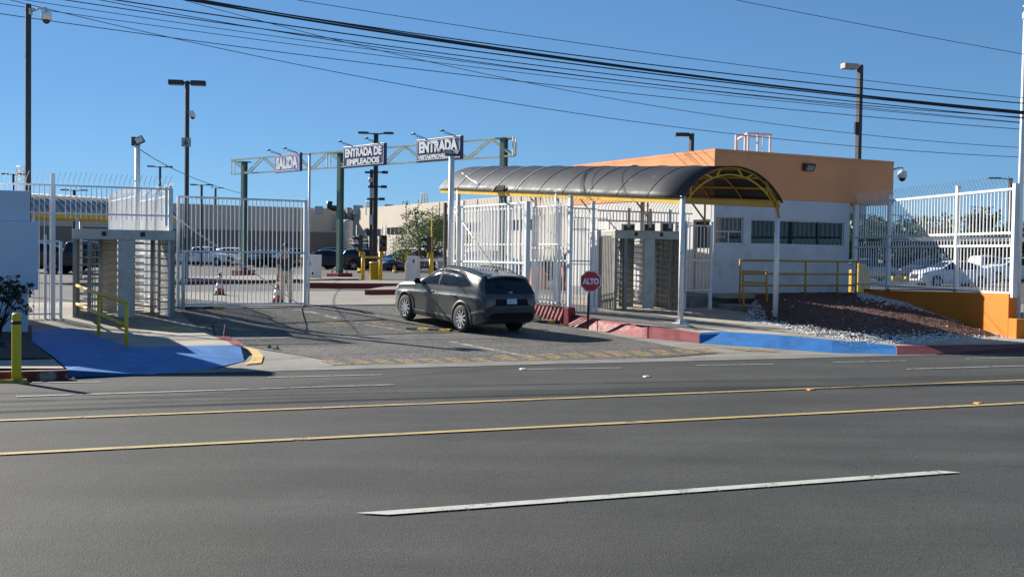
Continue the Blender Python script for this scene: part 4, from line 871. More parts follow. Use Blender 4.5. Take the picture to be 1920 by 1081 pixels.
# road reflectors and litter
for px, py, lab, c in ((1835, 756, 'orange road reflector on the nearer yellow line', (.6, .25, .03)), (1520, 730.5, 'orange road reflector on the farther yellow line', (.6, .25, .03)), (1213, 706, 'white scrap lying on the far lane of the road', (.6, .6, .6)), (981, 692, 'tiny white scrap at the road edge', (.6, .6, .6))):
    q = G(px, py); mb = MB(Matrix.Translation(q) @ Matrix.Rotation(RA, 4, 'Z')); mb.prism([(-.06, 0), (.06, 0), (.04, .018), (-.04, .018)], .05, 'Y', -.05); tag(setorigin(mb.build('road_reflector' if c[1] < .4 else 'scrap', mat('reflector_%d' % int(c[1] * 100), c, .5), bevel=.003), q), lab, 'reflector' if c[1] < .4 else 'litter')
# ------------------------------------------------------------------ sign gantry
g0, g1, g2 = Vector((-14.4, 60.2, 0)), Vector((-8.5, 55, 0)), Vector((-.41, 47.6, 0))
GA = math.degrees(math.atan2(g2.y - g0.y, g2.x - g0.x)); GP = Pl(g1.x, g1.y, GA)
gt = thing('sign_gantry', 'green steel gantry with a pale truss carrying three blue road signs', 'gantry', g1, R(GA))
for px, py0, py1 in ((457, 303, 516), (637, 287, 516), (942, 259, 470)):
    q = GP.at(px, 480); tz = GP.at(px, py0).z; mb = MB(Matrix.Translation((q.x, q.y, 0)) @ Matrix.Rotation(R(GA), 4, 'Z')); wd = .12
    mb.bx(-wd, wd, -.13, -.11, .6, tz); mb.bx(-wd, wd, .11, .13, .6, tz); mb.bx(-.015, .015, -.11, .11, .6, tz); mb.bx(-wd, -wd + .03, -.109, .109, .6, tz); mb.bx(-.25, .25, -.3, .3, tz - .05, tz); mb.build('post', GREEN, gt)
    mb = MB(Matrix.Translation((q.x, q.y, 0)) @ Matrix.Rotation(R(GA), 4, 'Z')); mb.bx(-.45, .45, -.45, .45, .5, .98); bp_ = mb.build('footing', mat('footing_red', (.22, .025, .03), .7), gt, bevel=.02)
    mb = MB(Matrix.Translation((q.x, q.y, 0)) @ Matrix.Rotation(R(GA), 4, 'Z')); [mb.prism([(x - .03, .98), (x + .03, .98), (x, 1.1)], y + .03, 'Y', y - .03) for x in (-.25, .25) for y in (-.25, .25)]; mb.build('anchor_bolts', BLACK, bp_)
def gz(px): # truss chords
    f = (px - 436) / (962 - 436); return 302 + (255 - 302) * f, 329 + (289 - 329) * f
for off in (-.1, .1):
    for k in (0, 1):
        mb = MB(); a = GP.at(436, gz(436)[k]) + GP.n * off; b = GP.at(962, gz(962)[k]) + GP.n * off; b.z = a.z = (a.z + b.z) / 2; mb.beam(a, b, .055); mb.build('chord', TRUSSG, gt)
        if k == 0: ZA = a.z
        else: ZB = a.z
t0, t1 = GP.t(436), GP.t(962); nn = 15
for off in (-.1, .1):
    mb = MB()
    for i in range(nn):
        a = GP.p(t0 + (t1 - t0) * i / nn, ZB if i % 2 else ZA) + GP.n * off; b = GP.p(t0 + (t1 - t0) * (i + 1) / nn, ZA if i % 2 else ZB) + GP.n * off; mb.beam(a, b, .05)
        if i % 3 == 0: mb.beam(GP.p(t0 + (t1 - t0) * i / nn, ZA) + GP.n * off, GP.p(t0 + (t1 - t0) * i / nn, ZB) + GP.n * off, .05)
    mb.beam(GP.p(t1, ZA) + GP.n * off, GP.p(t1, ZB) + GP.n * off, .06); mb.build('lacing', TRUSSG, gt)
BLUES = mat('sign_blue', (.022, .038, .13), .45, var=.15, vs=2); FADEB = mat('faded_sign_blue', (.24, .27, .47), .5, var=.1, vs=2); SWH = mat('bright_sign_white', (.88, .88, .88), .4, var=.03)
def gsign(label, x0, y0, x1, y1, face, lines, side_dark=True, lettering_col=None):
    a = GP.at(x0, y0); b = GP.at(x1, y1); ta = (a - GP.o).dot(GP.d); tb_ = (b - GP.o).dot(GP.d); cz = (a.z + b.z) / 2
    t = thing('hanging_sign', label, 'sign', GP.p((ta + tb_) / 2, cz) - GP.n * .3, R(GA), None)
    W_ = tb_ - ta; H_ = a.z - b.z; Mx = facing(GP.p((ta + tb_) / 2, cz) - GP.n * .55, Matrix.Rotation(R(-6), 3, 'Z') @ GP.d)
    mb = MB(Mx); mb.bx(-W_ / 2, W_ / 2, -H_ / 2, H_ / 2, -.15, 0); mb.build('cabinet', BLUES if side_dark else BLUES, t, bevel=.02)
    if not side_dark: mb = MB(Mx); mb.bx(-W_ / 2 + .01, W_ / 2 - .01, -H_ / 2 + .01, H_ / 2 - .01, .002, .006); mb.build('face', face, t)
    br = .028; mb = MB(Mx); i_ = .07; X, Y = W_ / 2 - i_, H_ / 2 - i_
    for q in ((-X, X, Y - br, Y), (-X, X, -Y, -Y + br), (-X, -X + br, -Y + br, Y - br), (X - br, X, -Y + br, Y - br)): mb.bx(*q, .008, .012)
    mb.build('border', SWH, t)
    for s_, fw, fh, fy in lines: text(s_, W_ * fw, H_ * fh, SWH, Mx @ Matrix.Translation((0, H_ * fy, .01)), t, bold=.055)
    # lamp arms
    for sx in (-.28, .36):
        mb = MB(Mx); p0 = Vector((sx * W_, H_ / 2, -.1)); p1 = Vector((sx * W_ - .2, H_ / 2 + .2, .55)); mb.tube([p0, p1], .016, 6); mb.tube([p0 + Vector((0, -.02, 0)), p1 - Vector((0, .1, .1))], .012, 5); mb.build('lamp_arm', BLACK, t)
        mb = MB(Mx); mb.box(p1, (.2, .08, .1)); mb.build('lamp_head', BLACK, t, bevel=.01)
    return t
gsign('faded blue hanging sign reading SALIDA', 527, 292, 583, 322, FADEB, [('SALIDA', .84, .66, 0)], False)
gsign('dark blue hanging sign reading ENTRADA DE EMPLEADOS', 654, 277, 743, 311, BLUES, [('ENTRADA DE', .88, .40, .18), ('EMPLEADOS', .78, .28, -.24)])
gsign('dark blue hanging sign reading ENTRADA VISITAS/PROVEEDORES', 792, 264, 886, 300, BLUES, [('ENTRADA', .86, .50, .14), ('VISITAS/PROVEEDORES', .90, .19, -.30)])
# ------------------------------------------------------------------ light poles
def shoebox(t, p, out, L_=.75, w_=.36, h_=.2, m=None):
    rot = Matrix.Rotation(math.atan2(out.y, out.x), 3, 'Z'); c = p + out * (L_ / 2 + .15)
    mb = MB(); mb.box(c, (L_, w_, h_), rot); h = mb.build('lamp_head', m or DBRONZE, t, bevel=.02); mb = MB(); mb.box(c + Vector((0, 0, -h_ / 2 - .004)), (L_ * .75, w_ * .8, .012), rot); mb.build('lens', MC['prismatic_lens'], h)
    mb = MB(); mb.beam(p, p + out * .16, .08); mb.build('arm', DBRONZE, t)
def cobra(t, p, out, L_=.9):
    mb = MB(); mb.tube([p, p + out * L_ * .45 + Vector((0, 0, .05))], .035, 6); mb.build('arm', DBRONZE, t)
    rot = Matrix.Rotation(math.atan2(out.y, out.x), 3, 'Z'); mb = MB(Matrix.Translation(p + out * L_ * .45 + Vector((0, 0, .05))) @ rot.to_4x4()); mb.prism([(0, -.08), (.15, -.16), (L_ * .6, -.13), (L_ * .62, .13), (.15, .16), (0, .08)], .07, 'Z', -.03); mb.build('lamp_head', DBRONZE, t, bevel=.01)
def pole(label, px, py, D, arms, w_=.14, base=None, kind='cobra', m=None, round_=False, group='lot light poles', L_=.9, name='light_pole'):
    q = PD(px, py, D); z0 = .6 if base is None else base; t = thing(name, label, 'light pole', (q.x, q.y, z0), 0, group)
    mb = MB(Matrix.Translation((q.x, q.y, 0)) @ Matrix.Rotation(R(BA), 4, 'Z')); (mb.tube([(0, 0, z0), (0, 0, q.z)], w_ / 2, 10) if round_ else mb.bx(-w_ / 2, w_ / 2, -w_ / 2, w_ / 2, z0, q.z)); mb.build('pole', m or DBRONZE, t)
    for a in arms:
        o = Vector((math.cos(R(a)), math.sin(R(a)), 0)); (shoebox if kind == 'box' else cobra)(t, Vector((q.x, q.y, q.z - .08)), o, L_)
    return t, q
LGM = mat('warm_grey_lamp', (.36, .34, .30), .5)
t, q = pole('dark square pole topped by a dome camera at the upper left', 53, 8, 33, [], .15, .3, name='camera_pole', group=None)
dome_camera('dome_camera', 'dome camera on an arm at the top of the dark left pole', q + Vector((.07, 0, -.22)), Vector((1, -.1, 0)), 1.15, .42)
t, q = pole('dark pole with two box lamps and a small plate numbered 6', 351, 152, 48, [8, 188], .16, .6, 'box', group=None, L_=.62)
dome_camera('dome_camera', 'small dome camera halfway up the pole numbered 6', q + Vector((.08, 0, -1.35)), Vector((1, -.2, 0)), .9, .2)
mb = MB(Matrix.Translation((q.x, q.y - .09, PD(350, 267, 48).z)) @ Matrix.Rotation(0, 4, 'Z')); mb.bx(-.2, .2, -.012, 0, -.19, .19); o = mb.build('number_plate', mat('plate_grey', (.33, .38, .37), .5), t)
text('6', .15, .24, DBRONZE, facing((q.x, q.y - .105, PD(350, 267, 48).z), (1, 0, 0)), t, bold=.01)
q = PD(258, 268, 30.5); t = thing('floodlight_post', 'white round post with a tilted floodlight behind the left turnstile', 'floodlight post', (q.x, q.y, .3)); mb = MB(); mb.tube([(q.x, q.y, .3), (q.x, q.y, q.z)], .07, 12); mb.build('post', WHITE, t)
rot = Matrix.Rotation(.5, 3, 'Z') @ Matrix.Rotation(-.5, 3, 'Y') @ Matrix.Rotation(-.3, 3, 'X'); c = q + Vector((.06, -.06, .06)); mb = MB(); mb.box(c, (.26, .08, .2), rot); h_ = mb.build('lamp_head', BLACK, t, bevel=.01); mb = MB(); mb.box(c + rot @ Vector((0, -.043, 0)), (.2, .01, .15), rot); mb.build('lens', mat('flood_lens', (.5, .5, .48), .2), h_); mb = MB(); mb.box(c + Vector((-.16, .05, -.02)), (.1, .1, .24)); mb.build('ballast', BLACK, t)
for lab, px, py, D, arms, wd, L_ in (('dark twin arm light pole far off above the left bar panel', 300, 312, 88, [10, 190], .16, .9), ('dark light pole far off just right of the pole numbered 6', 378, 346, 95, [0, 175], .17, .9),
    ('dark light pole far off at the extreme left behind the bars', 25, 326, 95, [5, 185], .17, .9), ('grey light pole far off behind the left bar fence', 139, 356, 92, [5, 185], .2, 1.0),
    ('dark twin arm light pole far off behind the right fence near the booth', 1689, 403, 130, [0, 180], .22, 1.2), ('dark twin arm light pole far off behind the white sedan', 1843, 388, 120, [0, 180], .22, 1.2),
    ('dark lamp pole showing above the far end of the right fence', 1895, 334, 80, [180], .2, 1.5), ('small light pole far off left of the beige factory corner', 404, 352, 120, [0], .2, .8)):
    pole(lab, px, py, D, arms, wd, None, 'cobra', L_=L_)
pole('dark lamp pole rising behind the sunlit side of the booth roof', 1297, 250, 62, [180], .2, .6, 'box', group=None, L_=.75)
t, q = pole('tall dark pole with one box lamp rising behind the booth', 1613, 122, 44, [195], .17, .6, 'box', group=None, L_=.62); mb = MB(); mb.box(PD(1606, 240, 44), (.16, .2, .44)); mb.build('control_box', BLACK, t)
for x_ in t.children:
    if x_.name.startswith('lamp_head'): x_.data.materials[0] = LGM
# central pole with yellow drum
q = PD(705, 250, 58); t = thing('light_pole', 'black twin arm light pole standing in a yellow drum between the traffic signals', 'light pole', (q.x, q.y, .6))
mb = MB(); mb.bx(q.x - .1, q.x + .12, q.y - .1, q.y + .1, .6, q.z); mb.bx(q.x - .28, q.x - .13, q.y - .08, q.y + .08, .9, PD(705, 318, 58).z); mb.build('pole', BLACK, t)
for a in (0, 180): cobra(t, Vector((q.x, q.y, q.z - .05)), Vector((math.cos(R(a)), math.sin(R(a)), 0)), .85)
for py, x0, x1 in ((323, 688, 722), (350, 694, 720), (373, 692, 716)):
    a = PD(x0, py, 58); b = PD(x1, py, 58); mb = MB(); mb.beam(a, b, .07); mb.box(b, (.3, .14, .14)); mb.box(a + Vector((.1, 0, 0)), (.4, .14, .1)); mb.build('crossarm', BLACK, t)
mb = MB(); c = PD(695, 337, 57.8); mb.lathe([(.0, -.12), (.12, -.1), (.14, 0), (.12, .1), (0, .12)], 12, c); c = PD(698, 362, 57.8); mb.box(c, (.2, .2, .5)); c = PD(696, 412, 57.8); mb.box(c, (.18, .2, .5)); mb.build('equipment_box', LIGHTG, t)
qb = PD(703, 511, 56.5); mb = MB(); mb.lathe([(.3, .6), (.31, .65), (.31, 1.44), (.33, 1.46), (.33, 1.52), (.0, 1.54)], 20, (qb.x, qb.y + .3, 0)); tag(setorigin(mb.build('drum', mat('yellow_drum', (.60, .34, .01), .45)), (qb.x, qb.y + .3, .6)), 'yellow drum guarding the foot of the black central pole', 'drum')
# ------------------------------------------------------------------ entry lanes
def island(label, px, z=.8):
    pts = [GZ(a, b, z) for a, b in px]; t = thing('traffic_island', label, 'traffic island', pts[0]); n = len(pts); mb = MB(); c = sum(pts, Vector()) / n
    mb.add(pts + [Vector((p.x, p.y, .45)) for p in pts], [(i, (i + 1) % n, (i + 1) % n + n, i + n) for i in range(n)]); mb.build('kerb', mat('island_red', (.16, .02, .025), .7, var=.2), t)
    mb = MB(); mb.add([p + Vector((0, 0, .004)) for p in pts], [tuple(range(n))]); o = mb.build('top', CONCG, t, fixn=False)
    if o.data.polygons[0].normal.z < 0: o.data.flip_normals()
island('long low traffic island with dark red kerb seen through the sliding gate', [(338, 519), (560, 514), (600, 517), (548, 524), (340, 527)], .78)
island('traffic island with dark red kerb under the central green post', [(572, 526), (860, 525), (880, 529), (845, 532), (574, 530)], .82)
island('short tapering dark red island left of the car', [(684, 543), (720, 537), (850, 534), (850, 542)], .75)
island('wide red kerbed island behind the green centre post', [(560, 520), (672, 518), (672, 522), (560, 524)], .8)
def barrier_box(label, px, pyb, pyt, D, wd, boom):
    q = PD(px, pyb, D); zb_ = .8; zt__ = PD(px, pyt, D).z; t = thing('barrier_gate', label, 'barrier gate', (q.x, q.y, zb_), R(-20)); M_ = WM[t.name]
    mb = MB(M_); h = zt__ - zb_; mb.prism([(-wd / 2, 0), (wd / 2, 0), (wd / 2, h), (-wd * .32, h), (-wd * .32, h * .78), (-wd * .5, h * .7)], .3, 'Y', -.2); mb.build('cabinet', WHITE, t, bevel=.02)
    mb = MB(M_); mb.bx(wd * .22, wd * .36, -.208, -.2, h * .72, h * .86) if boom else mb.bx(wd * .1, wd * .25, -.208, -.2, h * .14, h * .26); mb.build('vent', BLACK, t)
    if boom == 1: mb = MB(M_); mb.beam((wd / 2, .05, h * .85), (wd / 2 + 1.4, .05, h * .85), .09, .12); mb.build('boom', WHITE, t)
barrier_box('white barrier gate cabinet beside the green centre post', 587, 527, 477, 51.5, .55, 0)
barrier_box('white barrier gate cabinet with a white boom just above the car bonnet', 773, 528, 480, 50.5, .52, 1)
def ypost(label, px, py0, py1, D, r_=.085, bolt=False):
    q = PD(px, py1, D); mb = MB(); mb.tube([(q.x, q.y, .6), (q.x, q.y, q.z - .05), ], r_, 12); mb.lathe([(r_, -.05), (r_ * .4, 0), (0, .01)], 12, (q.x, q.y, q.z))
    if bolt: mb.beam((q.x, q.y, q.z - .1), (q.x, q.y, q.z + bolt), .04)
    tag(setorigin(mb.build('guard_post', YEL), (q.x, q.y, .6)), label, 'post')
ypost('yellow guard post under the left traffic signal', 681, 527, 471, 50); ypost('yellow guard post under the middle traffic signal', 714, 527, 470, 50, .085)
ypost('yellow guard post hidden behind the white cabinet with the boom', 763, 527, 471, 52); ypost('yellow guard post under the right traffic signal', 809, 520, 471, 50, .1, 1.6)
a = PD(681, 482, 50); b = PD(714, 482, 50); mb = MB(); mb.beam(a, b, .08); mb.beam(a + Vector((0, 0, .15)), PD(673, 470, 50), .06); tag(setorigin(mb.build('cross_rail', YEL), a), 'yellow cross rail between the two guard posts before the drum', 'rail')
def signal(label, px, pyb, pyt, D, ang):
    q = PD(px, pyb, D); H_ = PD(px, pyt, D).z - q.z; t = thing('traffic_signal', label, 'traffic signal', q, R(ang), 'two lamp traffic signals'); M_ = WM[t.name]
    mb = MB(M_); mb.bx(-.17, .17, -.08, .12, 0, H_); mb.build('housing', BLACK, t, bevel=.02)
    mb = MB(M_); mb.beam((0, .02, -.25), (0, .02, .0), .06); mb.build('bracket', YEL, t)
    for k in (.27, .73):
        mb = MB(M_); mb.lathe([(.0, -.085), (.1, -.088), (.115, -.08)], 16, (0, 0, H_ * k), 'Y'); mb.build('lens', mat('unlit_lens', (.05, .045, .04), .25), t)
        mb = MB(M_); n = 9; pts = [(.135 * math.cos(math.pi * i / (n - 1)), .135 * math.sin(math.pi * i / (n - 1))) for i in range(n)]
        vs = [(x, -.08, H_ * k + z) for x, z in pts] + [(x, -.3, H_ * k + z * .9 + .01) for x, z in pts]; mb.add(vs, [(i, i + 1, i + 1 + n, i + n) for i in range(n - 1)], True); h_ = mb.build('visor', BLACK, t); md = h_.modifiers.new('t', 'SOLIDIFY'); md.thickness = .008
signal('left black two lamp traffic signal turned sideways beside the green post', 674, 470, 441, 50, -70); signal('middle black two lamp traffic signal facing the road', 718, 471, 441, 50, 10); signal('right black two lamp traffic signal turned sideways above the car', 802, 472, 443, 50, -75)
for lab, a, b in (('yellow wheel stop left of the yellow drum', (672, 511), (679, 497)), ('yellow wheel stop right of the yellow drum', (740, 511), (726, 499))):
    p = G(*a); q = G(*b); mb = MB(); mb.beam(p + Vector((0, 0, .07)), q + Vector((0, 0, .07)), .22, .13); tag(setorigin(mb.build('wheel_stop', YEL, bevel=.03), p), lab, 'wheel stop')
# yellow block and bin by the booth, on the lot
q = PD(1611, 540, 42); mb = MB(Matrix.Translation((q.x, q.y, 0)) @ Matrix.Rotation(R(BA), 4, 'Z')); mb.bx(-.25, .35, -.2, .3, .5, 1.6); mb.bx(-.15, .2, -.1, .2, 1.6, 1.85); tag(setorigin(mb.build('machine_guard', YEL, bevel=.02), (q.x, q.y, .5)), 'yellow box behind the fence just right of the booth', 'box')
for x0, x1, lab in ((1672, 1692, 'short yellow kerb block left of the white sedan'), (1697, 1712, 'yellow kerb block touching the nose of the white sedan')):
    a = PD(x0, 513, 70); b = PD(x1, 514, 70); mb = MB(); mb.beam(Vector((a.x, a.y, .8)), Vector((b.x, b.y, .8)), .3, .35); tag(setorigin(mb.build('kerb_block', YEL, bevel=.03), a), lab, 'kerb block')
# ------------------------------------------------------------------ cones
def cone(label, px, py):
    q = G(px, py); t = thing('traffic_cone', label, 'traffic cone', q, R(20), 'traffic cones'); M_ = WM[t.name]; CO = mat('cone_orange', (.30, .06, .03), .55, dirt=(.12, .04, .03), dth=.55, dscale=6); CW_ = mat('cone_collar', (.6, .58, .57), .5)
    mb = MB(M_); mb.lathe([(.155, .03), (.125, .22)], 18); mb.lathe([(.1, .38), (.078, .5)], 18); mb.lathe([(.055, .62), (.03, .72), (.02, .73)], 18); mb.build('body', CO, t)
    mb = MB(M_); mb.lathe([(.126, .22), (.1, .38)], 18); mb.lathe([(.079, .5), (.055, .62)], 18); mb.build('collar', CW_, t)
    mb = MB(M_); mb.bx(-.21, .21, -.21, .21, 0, .035); mb.build('base', BLACK, t, bevel=.01)
cone('dirty orange and white traffic cone behind the middle of the sliding gate', 412, 553); cone('dirty orange and white traffic cone beside the person at the gate end', 521, 568)
# ------------------------------------------------------------------ factory
FW = Pl(-17.4, 120, BA); fl = Pl(-17.4, 120, BA - 90)
fac = thing('factory', 'large beige factory hall with a shaded wall left and a sunlit wall right', 'building', (-17.4, 120, .6), R(BA))
MF = Matrix.Translation((-17.4, 120, 0)) @ Matrix.Rotation(R(BA), 4, 'Z')
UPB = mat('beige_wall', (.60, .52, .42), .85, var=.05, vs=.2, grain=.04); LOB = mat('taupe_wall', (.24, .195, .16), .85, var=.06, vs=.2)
mb = MB(MF); mb.bx(-90, 0, 0, 30, .3, 6.6); mb.build('shaded_hall', UPB, fac)
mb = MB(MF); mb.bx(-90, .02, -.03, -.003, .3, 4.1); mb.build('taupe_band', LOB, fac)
for i in range(9): mb = MB(MF); mb.bx(-6 - i * 9, -5.9 - i * 9, -.05, -.031, .4, 6.6); mb.build('panel_joint', FOOT, fac)
zw = fl.at(800, 378).z
mb = MB(MF); mb.bx(.003, 5, -58, 0, .3, 6.62); wl = mb.build('sunlit_hall', UPB, fac)
WG = glassm('far_window_glass', (.03, .04, .045), .08)
for x0, x1, y0, y1 in ((687, 698, 429, 441), (706, 715, 429, 441), (726, 757, 426, 438), (790, 828, 419, 434), (856, 900, 417, 432), (940, 1000, 412, 430)):
    a, b = fl.t(x0), fl.t(x1); z1_ = fl.at((x0 + x1) / 2, y0).z; z0_ = fl.at((x0 + x1) / 2, y1).z
    Mw = Matrix.Translation(fl.o) @ Matrix.Rotation(R(fl.a), 4, 'Z'); mb = MB(Mw); mb.bx(min(a, b), max(a, b), -.06, .01, z0_, z1_); w_ = mb.build('window', WG, fac); mb = MB(Mw)
    k = max(1, int(abs(b - a) / 1.0))
    for i in range(k + 1): mb.bx(a + (b - a) * i / k - .04, a + (b - a) * i / k + .04, -.09, -.061, z0_, z1_)
    mb.build('mullion', ALU, w_)
Mw = Matrix.Translation(fl.o) @ Matrix.Rotation(R(fl.a), 4, 'Z')
for i in range(1, 8): mb = MB(Mw); mb.bx(i * 7.5, i * 7.5 + .06, -.03, -.003, .4, 6.6); mb.build('panel_joint', LOB, fac)
mb = MB(Mw)
a, b = fl.t(688), fl.t(700); mb = MB(Mw); mb.bx(a, b, -.05, .01, .6, fl.at(694, 448).z); mb.build('doorway', mat('dark_opening', (.05, .05, .055), .8), fac)
def roofbox(px0, px1, y0, y1, D, lab, m=LIGHTG, cage=False):
    a = PD(px0, y0, D); b = PD(px1, y1, D); t = thing('roof_unit' if not cage else 'roof_cage', lab, 'roof unit', (a.x, D, b.z))
    mb = MB()
    if cage:
        w_ = b.x - a.x
        for zz in [b.z + (a.z - b.z) * i / 4 for i in range(5)]: mb.tube([(a.x, D, zz), (b.x, D, zz), (b.x, D + w_, zz), (a.x, D + w_, zz), (a.x, D, zz)], .04, 4)
        for x_, y_ in ((a.x, D), (b.x, D), (b.x, D + w_), (a.x, D + w_), ((a.x + b.x) / 2, D)): mb.beam((x_, y_, b.z - .8), (x_, y_, a.z), .07)
        mb.build('bars', WHITE, t)
    else: mb.bx(a.x, b.x, D, D + (b.x - a.x), b.z - .6, a.z); mb.build('casing', m, t, bevel=.05); mb = MB(); mb.bx(a.x + .2, b.x - .6, D - .03, D - .005, b.z + .1, a.z - .2); mb.build('grille', FOOT, t)
roofbox(662, 679, 384, 392, 118, 'grey cooling unit on the factory roof by the corner'); roofbox(721, 736, 383, 386, 112, 'low dark unit on the roof edge of the sunlit hall', FOOT)
roofbox(686, 697, 377, 388, 116, 'white ladder cage on the roof left of the black pole', cage=True); roofbox(789, 801, 363, 379, 104, 'white ladder cage on the roof edge above the windows', cage=True); roofbox(31, 46, 312, 345, 110, 'white ladder cage on the factory roof at the far left', cage=True)
roofbox(590, 604, 386, 390, 117, 'long low vent on the shaded hall roof', LIGHTG)
t = thing('duct', 'dark exhaust duct with a silver pipe bending down the shaded factory corner', 'duct', FW.at(615, 400)); mb = MB(); mb.tube([FW.at(612, 378) - VB, FW.at(612, 388) - VB, FW.at(620, 391) - VB, FW.at(628, 391) - VB], .32, 10); mb.build('hood', BLACK, t)
mb = MB(); mb.tube([FW.at(620, 390) - VB * .6, FW.at(627, 390) - VB * .6, FW.at(629, 396) - VB * .6, FW.at(629, 425) - VB * .6, FW.at(624, 430) - VB * .6], .2, 8); mb.build('pipe', LIGHTG, t)
mb = MB(); mb.tube([FW.at(645, 396) - VB * .6, FW.at(650, 396) - VB * .6, FW.at(652, 404) - VB * .6, FW.at(651, 412) - VB * .6], .5, 8); mb.build('elbow', STEELD, t)
q = PD(651, 474, 112); mb = MB(); zt2 = PD(651, 411, 112).z; mb.lathe([(.52, .6), (.53, zt2 - .25), (.42, zt2 - .08), (0, zt2)], 20, (q.x, q.y, 0)); tag(setorigin(mb.build('storage_tank', mat('cream_tank', (.55, .52, .46), .5)), (q.x, q.y, .6)), 'tall cream cylindrical tank at the factory corner behind the green post', 'tank')
# wire fence before the hall
t = thing('wire_fence', 'thin grey post and wire fence in front of the sunlit hall', 'fence', PD(660, 480, 100)); mb = MB()
mb2 = MB()
for px in range(662, 845, 15): q = PD(px, 480, 95); mb.tube([(q.x, q.y, .6), (q.x, q.y, 3.2)], .04, 6)
mb.build('posts', LIGHTG, t); a = PD(655, 480, 95); b = PD(850, 480, 95)
for z in (1.2, 2.0, 2.8, 3.1): mb2.tube([(a.x, a.y, z), (b.x, b.y, z)], .02, 4)
mb2.build('wires', LIGHTG, t)
for px, top, D in ((669, 422, 90), (717, 425, 92), (723, 422, 90), (787, 400, 80), (1095, 430, 90)):
    q = PD(px, top, D); mb = MB(); mb.tube([(q.x, q.y, .6), q], .05, 6); tag(setorigin(mb.build('lot_post', STEELD), (q.x, q.y, .6)), {669: 'thin grey post far off above the left signal', 717: 'thin grey post far off behind the middle signal', 723: 'thin grey post just right of the middle signal', 787: 'tall thin grey post standing by the green tree', 1095: 'thin grey post far off behind the spiked fence'}[px], 'post')
# far canopy on the left
cz = 3.3; cx0 = PD(330, 480, 50); cx1 = PD(40, 480, 44); t = thing('canopy', 'far arched canopy with ribbed pale roof and yellow beams behind the left fence', 'canopy', (cx0.x, cx0.y, .6))
dd = Vector((cx0.x - cx1.x, cx0.y - cx1.y, 0)); LL = dd.length; ang = math.atan2(dd.y, dd.x); MQ = Matrix.Translation((cx1.x, cx1.y, 0)) @ Matrix.Rotation(ang, 4, 'Z'); rr = (1.7 ** 2 + .75 ** 2) / 1.5; aa = math.asin(1.7 / rr)
def arc2(x, o=0): return [(x, 1.7 + (rr + o) * math.sin(-aa + 2 * aa * i / 14), cz + .1 + .75 - rr + (rr + o) * math.cos(-aa + 2 * aa * i / 14)) for i in range(15)]
mb = MB(MQ); rv = []; [rv.extend(arc2(LL * k / 12, .04)) for k in range(13)]; mb.add(rv, [(k * 15 + i, k * 15 + i + 1, (k + 1) * 15 + i + 1, (k + 1) * 15 + i) for k in range(12) for i in range(14)], True); s_ = mb.build('roof_sheet', mat('pale_sheet', (.42, .40, .36), .4), t); s_.modifiers.new('t', 'SOLIDIFY').thickness = .01
mb = MB(MQ); [mb.tube(arc2(LL * k / 24, .06), .03, 5) for k in range(25)]; mb.build('seam_strip', STEELD, s_)
for k in range(0, 13, 2): mb = MB(MQ); mb.tube(arc2(LL * k / 12), .035, 5); mb.build('rib', YEL, t)
for y in (0, 3.4): mb = MB(MQ); mb.beam((0, y, cz), (LL, y, cz), .1, .18); mb.build('beam', YEL, t)
for x in (.5, LL * .33, LL * .66, LL - .3):
    for y in (0, 3.4): mb = MB(MQ); mb.tube([(x, y, .5), (x, y, cz)], .07, 8); mb.build('post', WHITE if x < LL * .9 else YEL, t)
# carport at the right
a = PD(1560, 452, 88); b = PD(1925, 448, 78); t = thing('carport', 'long dark flat carport roof behind the right fence', 'carport', (a.x, a.y, .6)); zc2 = 3.3
dd = Vector((b.x - a.x, b.y - a.y, 0)); MQ2 = Matrix.Translation((a.x, a.y, 0)) @ Matrix.Rotation(math.atan2(dd.y, dd.x), 4, 'Z')
mb = MB(MQ2); mb.bx(0, dd.length, 0, 5.5, zc2, zc2 + .35); mb.build('roof', mat('carport_roof', (.07, .065, .06), .8), t); mb = MB(MQ2); mb.bx(0, dd.length, -.06, -.005, zc2 + .1, zc2 + .42); mb.build('fascia', LIGHTG, t)
mb = MB(MQ2); n = 9
for i in range(n): mb = MB(MQ2); mb.tube([(i * dd.length / (n - 1), 4, .5), (i * dd.length / (n - 1), 4, zc2)], .08, 6); mb.build('post', LIGHTG, t)
# second building seen between booth and trees
a = PD(1584, 480, 95); mb = MB(Matrix.Translation((a.x, a.y, 0)) @ Matrix.Rotation(R(BA), 4, 'Z')); zz = PD(1600, 392, 95).z; mb.bx(-14, .0, 0, 20, .4, zz); t = thing('factory_wing', 'low taupe and cream factory wing just right of the booth', 'building', (a.x, a.y, .5)); 
M9 = Matrix.Translation((PD(1622, 480, 92).x, 92, 0)) @ Matrix.Rotation(R(BA), 4, 'Z'); mb = MB(M9); mb.bx(-20, 0, 0, 20, .4, PD(1600, 401, 92).z); mb.build('lower_wall', LOB, t); mb = MB(M9); mb.bx(-20, 0, 0, 20, PD(1600, 401, 92).z + .003, PD(1600, 385, 92).z); mb.build('upper_wall', UPB, t)
